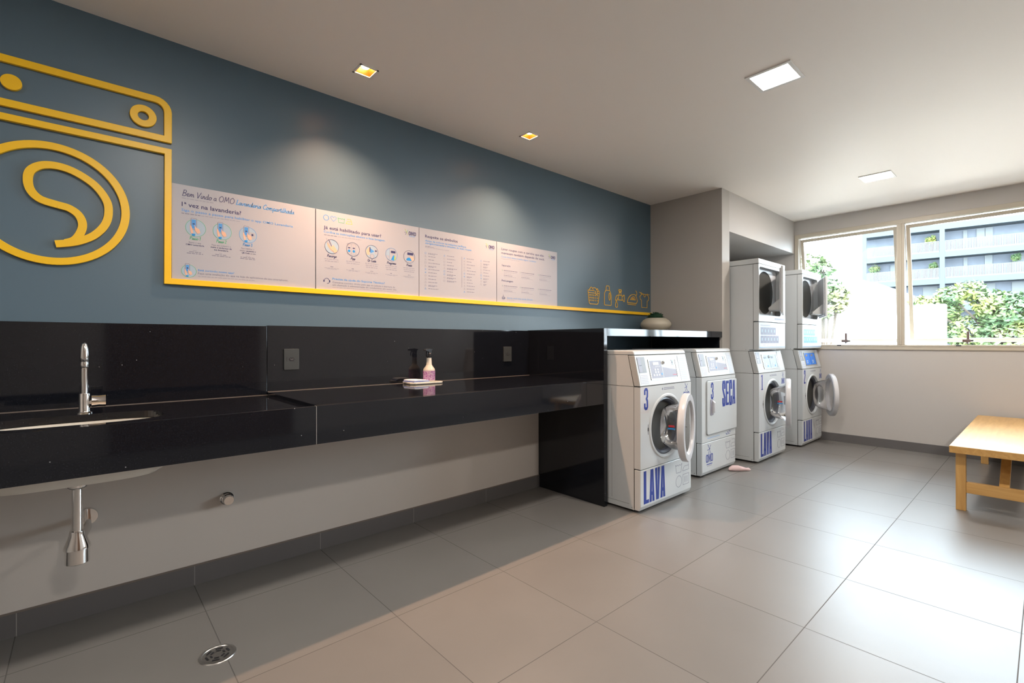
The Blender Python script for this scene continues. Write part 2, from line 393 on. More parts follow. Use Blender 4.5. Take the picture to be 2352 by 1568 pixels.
b = MB(); b.box(XL - .1, XW + .1, YB - .1, YB, 0, HC, M['wleft']); struct('wall_front', b)
b = MB(); b.box(XL - .1, XL, YB, .1, 0, HC, M['wleft']); struct('wall_left', b)
# baseboards
b = MB(); b.box(XL, 2.752, -.137, -.125, 0, .093, M['base'])
for k in range(-4, 5):
    x = .397 + k * .6
    if XL < x < 2.7: b.box(x - .0015, x + .0015, -.1375, -.136, 0, .0925, M['bgrout'])
struct('baseboard_back', b)
b = MB(); b.box(XL, 2.752, -.139, -.1245, .093, .0965, M['caulk']); struct('trim_2', b)
b = MB(); b.box(XW - .012, XW, YB, -.02, 0, .095, M['base'])
struct('baseboard_window', b)
b = MB(); b.box(.2, 2.0, YB, YB + .05, 0, 2.15, M['door']); struct('door_1', b)  # unseen door, added for its brown reflection in the granite

# windows: outer frame, mullions, tilted sashes
ZT, ZB = 2.446, 1.135
b = MB()
for (a0, a1, z0, z1) in ((-.79, -4.93, ZT, 2.492), (-.79, -4.93, 1.081, ZB)): b.box(XW - .012, XW + .09, a1, a0, z0, z1, M['frame'])
b.box(XW - .012, XW + .09, WIN[0][0], -.79, ZB, ZT, M['frame']); b.box(XW - .012, XW + .09, -4.93, WIN[3][1], ZB, ZT, M['frame'])
b.box(XW - .016, XW - .012, -4.93, -.79, 1.118, 1.122, M['frame'])
for i in range(3): b.box(XW - .012, XW + .09, WIN[i + 1][0], WIN[i][1], ZB, ZT, M['frame']); b.box(XW - .02, XW - .011, (WIN[i + 1][0] + WIN[i][1]) / 2 - .008, (WIN[i + 1][0] + WIN[i][1]) / 2 + .008, ZB, ZT, M['frame'])
struct('trim_3', b, bevel=.003)
def window(i, a0, a1):
    root = thing('window_%d' % i, None, None, (XW + .04, (a0 + a1) / 2, ZT - .012), kind='structure')
    hw = (a0 - a1) / 2; h = ZT - ZB - .02; w = .038; t = .03
    ang = R(10.2)
    b = MB()
    b.box(0, t, -hw + .004, hw - .004, -w, 0, M['frame']); b.box(0, t, -hw + .004, hw - .004, -h, -h + w, M['frame'])
    b.box(0, t, -hw + .004, -hw + w, -h + w, -w, M['frame']); b.box(0, t, hw - w, hw - .004, -h + w, -w, M['frame'])
    s = b.build('window_sash', root, bevel=.002); s.rotation_euler = (0, -ang, 0)
    b = MB(); b.box(.013, .017, -hw + w - .004, hw - w + .004, -h + w - .004, -w + .004, M['glass'])
    g = b.build('window_glass', root); g.rotation_euler = (0, -ang, 0)
    b = MB(); zz = ZB - ZT + .012                                   # handle on the lower frame
    b.box(-.075, -.045, -.035, .025, zz + .028, zz + .056, M['handle']); b.box(-.07, -.052, -.026, -.006, zz + .045, zz + .135, M['handle'])
    b.box(-.07, -.045, -.055, -.035, zz + .036, zz + .05, M['dark']); b.box(-.05, .0, -.02, 0, zz + .012, zz + .045, M['steel'])
    b.box(-.055, -.05, .035, .075, zz - .012, zz + .0, M['dark'])
    b.build('window_handle', root, bevel=.002)
for i, (a0, a1) in enumerate(WIN): window(i + 1, a0, a1)

# ------------------------------------------------------------------ ceiling lamps
for i, x in enumerate(DL):
    t = thing('recessed_downlight', ['small square warm downlight in the ceiling nearer the camera, over the outlet by the sink',
                                     'small square warm downlight in the ceiling farther along the blue wall'][i], 'light', (x, DY, HC), group='square warm downlights over the counter')
    b = MB(); f = dh + .006
    for sx in (-1, 1):
        b.box(sx * (dh - .004), sx * f, -f, f, -.003, .001, M['white']); b.box(-f, f, sx * (dh - .004), sx * f, -.003, .001, M['white'])
    b.build('light_frame', t)
    b = MB(); a, c = dh - .002, dh * .62
    vs = [(-a, -a, -.001), (a, -a, -.001), (a, a, -.001), (-a, a, -.001), (-c, -c, .05), (c, -c, .05), (c, c, .05), (-c, c, .05)]
    b.add(vs, [(0, 1, 5, 4), (1, 2, 6, 5), (2, 3, 7, 6), (3, 0, 4, 7), (4, 5, 6, 7)], M['reflector']); b.build('reflector', t)
    b = MB(); b.lathe([(.0, .014), (.018, .018), (.024, .030), (.024, .048)], M['bulb'], n=20); b.build('bulb', t, smooth=True)
    ld = bpy.data.lights.new('downlight_lamp', 'SPOT'); ld.energy = 108; ld.color = (1, .60, .37); ld.spot_size = R(114); ld.spot_blend = 1.0; ld.shadow_soft_size = .022
    lo = bpy.data.objects.new('downlight_lamp', ld); COL.objects.link(lo); lo.parent = t; lo.location = (0, 0, .010)
LP = [(2.905, -1.865), (5.355, -1.862), (.455, -1.865), (-1.6, -1.865), (2.905, -4.1), (5.355, -4.1), (.455, -4.1)]  # panels past the first two are unseen, added to brighten the room
for i, (x, y) in enumerate(LP):
    t = thing('ceiling_light_panel', ['square white panel light in the ceiling nearer the camera, lit', 'square white panel light in the ceiling close to the window wall, lit'][i] if i < 2 else
              'added square white panel light in the ceiling, outside the picture', 'light', (x, y, HC), group='square white panel lights' if i < 2 else 'added square panel lights out of view')
    b = MB(); h, f = .098, .118
    for sx in (-1, 1):
        b.box(sx * h, sx * f, -f, f, -.006, .0, M['white']); b.box(-h, h, sx * h, sx * f, -.006, .0, M['white'])
    b.build('light_frame', t, bevel=.001)
    b = MB(); b.box(-h, h, -h, h, -.003, -.001, M['led']); b.build('diffuser', t)
    ld = bpy.data.lights.new('panel_lamp', 'AREA'); ld.energy = 17; ld.size = .19; ld.color = (1, .90, .80)
    lo = bpy.data.objects.new('panel_lamp', ld); COL.objects.link(lo); lo.parent = t; lo.location = (0, 0, -.008)

# ------------------------------------------------------------------ granite: backsplash, counter, divider, shelf
G = M['granite']
b = MB(); b.box(XL, .7495, -.02, -.001, .885, 1.262, G); tag(b.build('backsplash_panel', bevel=.0008), 'black granite backsplash slab behind the sink and faucet', 'backsplash', 'granite backsplash slabs')
b = MB(); b.box(.752, 2.751, -.02, -.001, .899, 1.266, G); tag(b.build('backsplash_panel', bevel=.0008), 'black granite backsplash slab behind the spray bottle, with two outlets', 'backsplash', 'granite backsplash slabs')
YF = -.785; ZC = .899
def superell(cx, cy_, ax_, ay, n=72, e=3.2):
    o = []
    for i in range(n):
        t = 2 * PI * i / n; c, s_ = math.cos(t), math.sin(t)
        o.append((cx + ax_ * math.copysign(abs(c) ** (2 / e), c), cy_ + ay * math.copysign(abs(s_) ** (2 / e), s_)))
    return o
ct = thing('granite_countertop', 'long black granite countertop with deep front apron and sunken sink end', 'countertop', (0, 0, 0))
loop = superell(-.02, -.455, .262, .158)
b = MB(); b.plate(-.8, .72, -.76, -.021, loop, .883, G, depth=-.026, ax='xy')
b.box(XL, -.8, -.76, -.021, .857, .883, G); b.box(.72, .752, -.76, -.021, .857, .883, G)
b.box(XL, .752, -.021, -.019, .883, .8855, M['caulk'])
b.build('wet_area_slab', ct)
b = MB(); b.box(.752, 2.751, -.765, -.021, .870, ZC, G); b.box(.752, 2.751, -.0235, -.02, ZC, ZC + .0025, M['caulk']); b.build('worktop_slab', ct, bevel=.0008)
b = MB(); b.box(XL, .7455, YF, -.762, .732, ZC - .002, G); b.box(.7475, 2.751, YF, -.766, .732, ZC - .001, G); b.build('front_apron', ct, bevel=.0012)
b = MB(); b.box(.7452, .7478, YF + .0006, -.764, .732, ZC - .002, M['bgrout']); b.build('apron_joint', ct)
# sink
sk = thing('sink_basin', 'white ceramic undermount sink basin under the left end of the counter', 'sink', (-.02, -.455, .668))
b = MB(); n = 72
rings = [(1.03, .185), (1.03, .17), (1.0, .09), (.95, .040), (.84, .016), (.5, .008), (.1, .004)]
vs = []; fs = []
for k, z in rings: vs += [(p[0] * k, p[1] * k, z) for p in superell(0, 0, .262, .158)]
outer = [(1.08, .185), (1.08, .10), (1.07, .05), (1.04, .018), (.95, .0), (.5, -.004), (.1, -.006)]
for k, z in outer: vs += [(p[0] * k, p[1] * k * 1.07, z) for p in superell(0, 0, .258, .158, e=3.4)]
m_ = len(rings)
for j in range(m_ - 1):
    for i in range(n):
        k = (i + 1) % n; fs.append((j * n + k, j * n + i, (j + 1) * n + i, (j + 1) * n + k)[::-1]); o = (m_ + j) * n; fs.append((o + i, o + n + i, o + n + k, o + k))
for i in range(n): k = (i + 1) % n; fs.append((i, m_ * n + i, m_ * n + k, k))
b.add(vs, fs, M['ceramic']); b.build('bowl', sk, smooth=True)
b = MB(); b.lathe([(.0, .009), (.028, .010), (.03, .007)], M['chrome'], n=24); b.build('drain_cover', sk, smooth=True)
# drain trap
dt = thing('drain_trap', 'chrome bottle trap hanging under the sink basin', 'pipe', (-.02, -.455, .345))
b = MB(); b.lathe([(.0, .316), (.044, .316), (.044, .308), (.036, .300), (.036, .290), (.030, .282), (.017, .278)], M['chrome'], n=28, cap0=True); b.build('drain_flange', dt, smooth=True)
b = MB(); b.lathe([(.0165, .282), (.0165, .118)], M['chrome'], n=24); b.build('tail_pipe', dt, smooth=True)
b = MB(); b.lathe([(.0, .122), (.022, .122), (.023, .108), (.039, .066), (.040, .056), (.036, .054), (.036, .004), (.030, 0), (0, 0)], M['chrome'], n=28); b.build('trap_cup', dt, smooth=True)
b = MB(); b.tube([(0.012, 0, .085), (.03, .15, .083), (.03, .318, .08)], .0125, M['chrome']); b.lathe([(.0, .316), (.034, .317), (.036, .322), (.036, .329)], M['chrome'], o=(.03, 0, .08), axis='y', n=28); b.build('outlet_pipe', dt, smooth=True)
# faucet
fc = thing('faucet', 'slim chrome faucet standing behind the sink basin', 'faucet', (0.0, -.272, .8832))
b = MB(); b.lathe([(.026, 0), (.026, .006), (.019, .008), (.0175, .012), (.0175, .080), (.0165, .083), (.0, .083)], M['chrome'], n=28); b.build('faucet_body', fc, smooth=True)
b = MB(); b.lathe([(.0115, .08), (.0112, .185)], M['chrome'], n=20); b.lathe([(.0125, .185), (.0135, .187), (.0135, .206), (.0125, .209), (.0125, .213), (.0135, .215), (.0145, .228), (.0135, .25), (.0115, .272), (.008, .284), (0, .288)], M['chrome'], n=24); b.build('spout', fc, smooth=True)
b = MB(); b.lathe([(.009, .012), (.009, .034)], M['chrome'], o=(0, 0, .045), axis='x', n=16)
b.lathe([(.0, .022), (.025, .022), (.025, .024), (.023, .045), (.025, .066), (.0, .067)], M['chrome'], o=(0, 0, .05), axis='x', n=24); b.build('tap_handle', fc, smooth=True)
# wall valve, floor drain
b = MB(); b.lathe([(.0, 0), (.031, 0), (.031, -.004), (.026, -.008), (.026, -.024), (.023, -.026), (.023, -.050), (.021, -.053), (0, -.053)], M['chrome'], axis='y', n=32)
tag(b.build('wall_pipe_cap', smooth=True, loc=(.535, -.125, .388)), 'round chrome cap on the beige wall below the counter', 'pipe cap')
fd = thing('floor_drain', 'round steel floor drain with slotted cover, on the tile joint', 'drain', (.373, -.805, 0))
b = MB(); b.lathe([(.062, 0), (.060, .003), (.052, .0035), (.050, .001)], M['steel'], n=40); b.build('drain_ring', fd, smooth=True)
b = MB(); b.lathe([(.050, .0012), (.0, .0018)], M['steel'], n=40)
for k in range(6):
    a = k * PI / 3 + .2; c, s_ = math.cos(a), math.sin(a)
    for rr, wv in ((.022, .008), (.036, .012)):
        cx, cy_ = rr * c, rr * s_; tx, ty = -s_ * wv, c * wv; nx, ny = c * .0035, s_ * .0035
        b.add([(cx - tx - nx, cy_ - ty - ny, .0024), (cx + tx - nx, cy_ + ty - ny, .0024), (cx + tx + nx, cy_ + ty + ny, .0024), (cx - tx + nx, cy_ - ty + ny, .0024)], [(0, 1, 2, 3)], M['dark'])
b.build('drain_cover', fd)
# divider and shelf
b = MB(); b.box(2.753, 2.790, YF, -.126, 0, 1.270, G); b.box(2.753, 2.790, -.126, -.001, .851, 1.270, G)
tag(b.build('granite_divider_panel', bevel=.001), 'upright black granite end panel between the counter and the washers', 'panel')
b = MB(); b.box(2.7902, 4.608, YF, -.001, 1.2148, 1.270, G)
tag(b.build('granite_shelf', bevel=.001), 'black granite shelf over the two nearer machines, holding the planted bowl', 'shelf')
b = MB(); b.box(4.598, 4.6085, -.76, -.022, 0, 1.2145, G); tag(b.build('granite_side_panel'), 'black granite side panel on the grey partition under the shelf', 'panel')
# outlets
def outlet(x, w, label):
    t = thing('wall_outlet', label, 'outlet', (x, -.0202, 1.077), group='dark grey outlets on the backsplash')
    b = MB(); b.prism(rrect(-w / 2, w / 2, -.059, .059, .005), -.009, 0, M['outlet']); b.build('cover_plate', t, bevel=.0015)
    b = MB(); b.prism([(-.016, 0), (-.009, .010), (.009, .010), (.016, 0), (.009, -.010), (-.009, -.010)], -.0096, -.0092, M['dark'])
    for k in (-1, 0, 1): b.lathe([(.0022, -.0102), (0, -.0102)], M['grey'], o=(k * .006, 0, -.001 if k == 0 else 0.001), axis='y', n=8)
    b.box(-.027, -.025, -.0098, -.009, -.012, .012, M['dark']); b.build('socket', t)
outlet(.877, .082, 'dark grey outlet plate on the backsplash nearer the sink')
outlet(2.508, .082, 'dark grey outlet plate on the backsplash by the granite end panel')

# tray, bottle, cloth
b = MB(); b.prism([(1.575, -.035), (1.557, -.16), (1.585, -.185), (1.775, -.195), (1.80, -.17), (1.79, -.04)], ZC + .002, ZC + .012, M['bottle'], ax='xy')
tray = tag(b.build('serving_tray', bevel=.002), 'flat cream tray on the black counter under the spray bottle', 'tray')
bo = thing('spray_bottle', 'cream spray bottle with purple floral label and black trigger head', 'bottle', (1.728, -.115, ZC + .012), rz=R(20))
b = MB(); K = 1.04
b.lathe([(.0, 0), (.036, 0), (.040, .004), (.040, .074), (.038, .082), (.022, .104), (.0185, .112), (.0155, .158), (.0145, .162), (0, .162)], M['bottle'], n=32); b.build('bottle_body', bo, smooth=True)
b = MB(); rnd = random.Random(3); b.lathe([(.0403, .008), (.0403, .072)], M['lilac'], n=32)
for k in range(330):
    a = rnd.random() * 2 * PI; z = .010 + rnd.random() * .058; wv = rnd.uniform(.0025, .006); hh = rnd.uniform(.0012, .0026); tl = rnd.uniform(-1.3, 1.3); pts = []
    for du, dv in ((-wv, 0), (0, -hh), (wv, 0), (0, hh)):
        u_ = du * math.cos(tl) - dv * math.sin(tl); v_ = du * math.sin(tl) + dv * math.cos(tl)
        aa = a + u_ / .0404; pts.append((.0407 * math.cos(aa), .0407 * math.sin(aa), z + v_))
    b.add(pts, [(0, 1, 2, 3)], M['purple'])
b.build('floral_label', bo)
b = MB(); b.lathe([(.0165, .158), (.0175, .160), (.0165, .185), (.012, .190), (.0, .19)], M['dark'], n=20)
b.prism([(-.046, .205), (-.044, .214), (.0, .218), (.026, .213), (.016, .204), (.014, .188), (-.012, .188), (-.016, .200)], -.011, .011, M['dark'])
b.prism([(-.024, .202), (-.030, .178), (-.027, .165), (-.023, .166), (-.024, .180), (-.016, .202)], -.005, .005, M['dark']); b.build('trigger_head', bo, smooth=True)
b = MB(); zt = ZC + .0122                                               # folded cloth
for k in range(4):
    o = k * .004; prof = smooth_path([(1.565 + o, zt + k * .0042), (1.60, zt + .001 + k * .0044), (1.66, zt + k * .0040 + .0005), (1.685 - o * .7, zt + k * .0036)], 4)
    vs = []; n = len(prof)
    for yy, dx in ((-.175, .012), (-.065, -.006)):
        for p in prof: vs.append((p[0] + dx, yy + o * .5, p[1])); 
        for p in prof: vs.append((p[0] + dx, yy + o * .5, p[1] + .0034))
    fs = []
    for i in range(n - 1): fs += [(i, i + 1, 2 * n + i + 1, 2 * n + i), (n + i, 3 * n + i, 3 * n + i + 1, n + i + 1), (i, n + i, n + i + 1, i + 1), (2 * n + i, 2 * n + i + 1, 3 * n + i + 1, 3 * n + i)]
    fs += [(0, 2 * n, 3 * n, n), (n - 1, 2 * n - 1, 4 * n - 1, 3 * n - 1)]
    b.add(vs, fs, M['cloth'] if k != 1 else M['bluep'])
tag(b.build('folded_cloth', smooth=True), 'folded white and blue cloth lying on the cream tray', 'cloth')

# planted bowl
pb = thing('planted_bowl', 'rounded beige bowl with a small dark green plant, on the granite shelf', 'plant pot', (4.375, -.205, 1.2702))
b = MB(); b.lathe([(0, 0), (.088, 0), (.100, .006), (.138, .042), (.153, .074), (.150, .096), (.128, .124), (.100, .142), (.078, .147), (.074, .143), (.070, .13), (0, .13)], M['pot'], n=48); b.build('bowl', pb, smooth=True)
b = MB(); rnd = random.Random(5)
for k in range(420):
    th = rnd.random() * 2 * PI; ph = rnd.random() * PI / 2; rr = .088 * rnd.uniform(.55, 1)
    c = Vector((rr * math.cos(th) * math.cos(ph) * 1.05, rr * math.sin(th) * math.cos(ph) * 1.05, .135 + rr * math.sin(ph) * .82))
    u_ = Vector((rnd.gauss(0, 1), rnd.gauss(0, 1), rnd.gauss(0, 1))).normalized(); v_ = u_.orthogonal().normalized(); L_ = rnd.uniform(.008, .015)
    b.add([c - u_ * L_, c + v_ * L_ * .6, c + u_ * L_, c - v_ * L_ * .6], [(0, 1, 2, 3)], M['leafd'])
b.lathe([(0, .13), (.06, .135), (.075, .16), (.05, .19), (0, .2)], M['leafd'], n=16)
b.build('foliage', pb)

# pink cloth and floor bits
b = MB(); b.tube([(0, 0, .012), (.02, .004, .016), (.05, .010, .020), (.085, .004, .022), (.115, -.004, .017), (.15, -.010, .012), (.185, -.008, .010), (.20, -.010, .008)], [.008, .022, .031, .033, .025, .018, .016, .004], M['pink'], 14)
b.v = [(x, y + .004 * math.sin(x * 140), max(.0, z * .9 + .003 * math.sin(x * 110 + y * 90))) for x, y, z in b.v]
o = b.build('sock', smooth=True, loc=(4.36, -.955, .001), rz=R(-38)); tag(o, 'small pink crumpled sock on the floor in front of the dryer', 'sock')

# ------------------------------------------------------------------ yellow wall graphics
Y = M['yellow']; yt = (-.018, -.001)
wm = thing('washing_machine_wall_sign', 'large raised yellow washing machine outline on the blue wall, running into the long ledge line', 'wall sign', (0, 0, 0))
CXm = -.105                                                             # centre of the drawing
b = MB(); xr, xl = .306, 2 * CXm - .306; w = .031
top = [(xr, 2.167 + .008)] + [(xr - .05 + .05 * math.cos(R(a)), 2.304 + .05 * math.sin(R(a))) for a in range(0, 91, 15)]
path = [(xr, 2.174)] + [(xr - .052 + .052 * math.cos(R(a)), 2.298 + .052 * math.sin(R(a))) for a in range(0, 91, 15)] + \
       [(xl + .052 + .052 * math.cos(R(a)), 2.298 + .052 * math.sin(R(a))) for a in range(90, 181, 15)] + [(xl, 2.167)]
path = [(xr, 2.167)] + path[1:]
b.ribbon(path, w, *yt, Y, closed=True); b.build('control_panel_outline', wm, bevel=.0015)
b = MB(); b.prism(circ(-.227, 2.257, .032, 40), *yt, Y); b.build('knob', wm, bevel=.0015)
def annulus(b, cx, cz, ro, ri, y0, y1, m, n=64):
    b.ribbon(circ(cx, cz, (ro + ri) / 2, n), ro - ri, y0, y1, m, closed=True)
b = MB(); annulus(b, .210, 2.254, .051, .021, *yt, Y); b.build('dial', wm, bevel=.0015)
b = MB()                                                               # body outline and the long ledge line in one band
b.ribbon([(4.600, 1.4735), (xr - .002, 1.4735), (xr, 2.107), (xl, 2.107), (xl, 1.35), (xl + .35, 1.35)][:4] + [(xl, 1.33)], .0285, -.022, -.001, Y)
b.build('body_outline', wm, bevel=.0015)
b = MB(); annulus(b, CXm, 1.775, .2645, .2335, *yt, Y, 96); b.build('door_ring', wm, bevel=.0015)
b = MB()
sw = smooth_path([(-.086, 1.773), (-.145, 1.790), (-.175, 1.835), (-.172, 1.900), (-.125, 1.938), (-.05, 1.936), (.03, 1.890), (.075, 1.825), (.083, 1.765), (.070, 1.710), (.035, 1.660), (-.01, 1.628), (-.05, 1.612), (-.094, 1.602)], 8)
b.ribbon(sw, .030, *yt, Y)
sw = smooth_path([(-.086, 1.773), (-.05, 1.765), (-.02, 1.742), (-.006, 1.705), (-.012, 1.665), (-.032, 1.628), (-.06, 1.612)], 8)
b.ribbon(sw, .030, yt[0] - .0001, yt[1], Y); b.build('swirl', wm)

YD = M['yellowd']
def deco(name, label, draw, loc):
    b = MB(); draw(b); o = b.build(name, loc=loc); tag(o, label, 'wall sign', 'yellow laundry symbols on the blue wall')
yk = (-.004, -.0005); lw = .0062
def basket(b):
    b.ribbon([(-.083, .034), (-.070, -.060), (-.055, -.072), (.050, -.072), (.066, -.060), (.082, .030), (.086, .040), (.084, .052)], lw, *yk, YD)
    b.ribbon([(-.083, .034), (-.088, .040), (-.086, .056), (.0, .055)], lw, *yk, YD); b.ribbon([(-.083, .034), (.028, .033)], lw, *yk, YD)
    b.ribbon([(.062, .034), (.082, .032)], lw, *yk, YD); b.ribbon([(.060, .054), (.084, .053)], lw, *yk, YD)
    b.ribbon(smooth_path([(-.072, .056), (-.045, .084), (-.030, .083), (-.005, .055)], 4), lw, *yk, YD)
    b.ribbon(smooth_path([(-.022, .078), (.012, .085), (.040, .070), (.056, .035), (.046, .022), (.036, .024), (.022, .050), (.010, .055)], 4), lw, *yk, YD)
    b.ribbon(smooth_path([(.044, .068), (.054, .078), (.070, .060), (.075, .053)], 4), lw, *yk, YD)
    for r in range(3):
        for c in range(5): b.box(-.064 + c * .028 + r * .001, -.050 + c * .027, *yk, .006 - r * .025, .019 - r * .025, YD)
deco('laundry_basket_sign', 'yellow laundry basket symbol, leftmost of the five small symbols on the blue wall', basket, (3.624, 0, 1.606))
def bott(b):
    b.ribbon([(-.050, -.088), (-.055, -.080), (-.053, .028), (-.038, .050), (-.026, .058), (.028, .058), (.044, .036), (.055, .010), (.055, -.083), (.050, -.088)], lw, *yk, YD, closed=True)
    b.ribbon([(-.030, .058), (-.028, .088), (-.020, .102), (.016, .102), (.024, .090), (.028, .060)], lw, *yk, YD)
    b.ribbon(circ(.027, -.002, .012, 20, rz=.036), lw, *yk, YD, closed=True)
deco('detergent_bottle_sign', 'yellow detergent bottle symbol on the blue wall, between the basket and the tap symbols', bott, (3.842, 0, 1.622))
def tap(b):
    b.ribbon([(-.028, .027), (.036, .026), (.036, -.022), (-.028, -.022)], lw, *yk, YD, closed=True)
    b.ribbon([(.036, .018), (.050, .018), (.062, .032), (.076, .032), (.076, -.034), (.062, -.034), (.050, -.018), (.036, -.018)], lw, *yk, YD)
    b.ribbon(smooth_path([(-.028, .026), (-.055, .020), (-.072, -.005), (-.076, -.026)], 4) + [(-.046, -.026), (-.042, -.010), (-.028, -.004)], lw, *yk, YD)
    b.ribbon([(-.016, .027), (-.012, .055), (.018, .055), (.022, .027)], lw, *yk, YD); b.ribbon([(-.018, .070), (-.016, .082), (.022, .082), (.026, .070), (.014, .062), (-.008, .062)], .009, *yk, YD, closed=True)
    b.ribbon(smooth_path([(-.060, -.032), (-.078, -.070), (-.075, -.090), (-.058, -.098), (-.042, -.090), (-.040, -.070), (-.058, -.034)], 4), lw, *yk, YD)
deco('water_tap_sign', 'yellow dripping tap symbol on the blue wall, middle of the five small symbols', tap, (4.042, 0, 1.618))
def iron(b):
    b.ribbon(smooth_path([(-.092, -.042), (-.075, .000), (-.040, .030), (.0, .044), (.045, .046)], 4) + [(.062, .036), (.078, .005), (.090, -.020), (.075, -.040), (.065, -.048)], lw, *yk, YD)
    b.ribbon([(-.092, -.044), (.068, -.046)], lw * 1.3, *yk, YD); b.ribbon([(-.090, -.060), (.062, -.063)], lw, *yk, YD)
    b.ribbon([(-.035, -.010), (-.018, .010), (.015, .024), (.035, .020), (.052, -.010)], lw, *yk, YD, closed=True); b.ribbon([(-.01, -.004), (.01, .006), (.03, -.004)], .010, *yk, YD)
    b.ribbon(smooth_path([(.062, .036), (.078, .050), (.076, .070), (.060, .088)], 4), lw, *yk, YD)
    for dx, dz in ((-.05, -.078), (-.03, -.077), (-.06, -.09), (-.04, -.089), (-.02, -.09), (-.065, -.101), (-.045, -.101), (-.03, -.105), (-.012, -.10)): b.box(dx, dx + .008, -.002, -.0005, dz, dz + .002, M['gprint'])
deco('iron_sign', 'yellow steam iron symbol on the blue wall, between the tap and the shirt symbols', iron, (4.262, 0, 1.622))
def shirt(b):
    b.ribbon([(-.058, .040), (-.088, .018), (-.078, -.010), (-.058, -.018), (-.054, -.095), (.050, -.095), (.052, -.022), (.072, -.018), (.088, .012), (.058, .044), (.035, .046), (.020, .030), (.008, .018), (-.008, .022), (-.020, .040), (-.032, .048)], lw * .85, *yk, YD, closed=True)
    b.ribbon(smooth_path([(-.094, .064), (-.050, .052), (.0, .047), (.098, .048)], 4), lw, *yk, YD); b.ribbon([(-.060, .044), (-.058, .066)], lw * .7, *yk, YD); b.ribbon([(.058, .038), (.058, .058)], lw * .7, *yk, YD)
deco('shirt_sign', 'yellow shirt on a line symbol, rightmost of the five small symbols on the blue wall', shirt, (4.484, 0, 1.636))

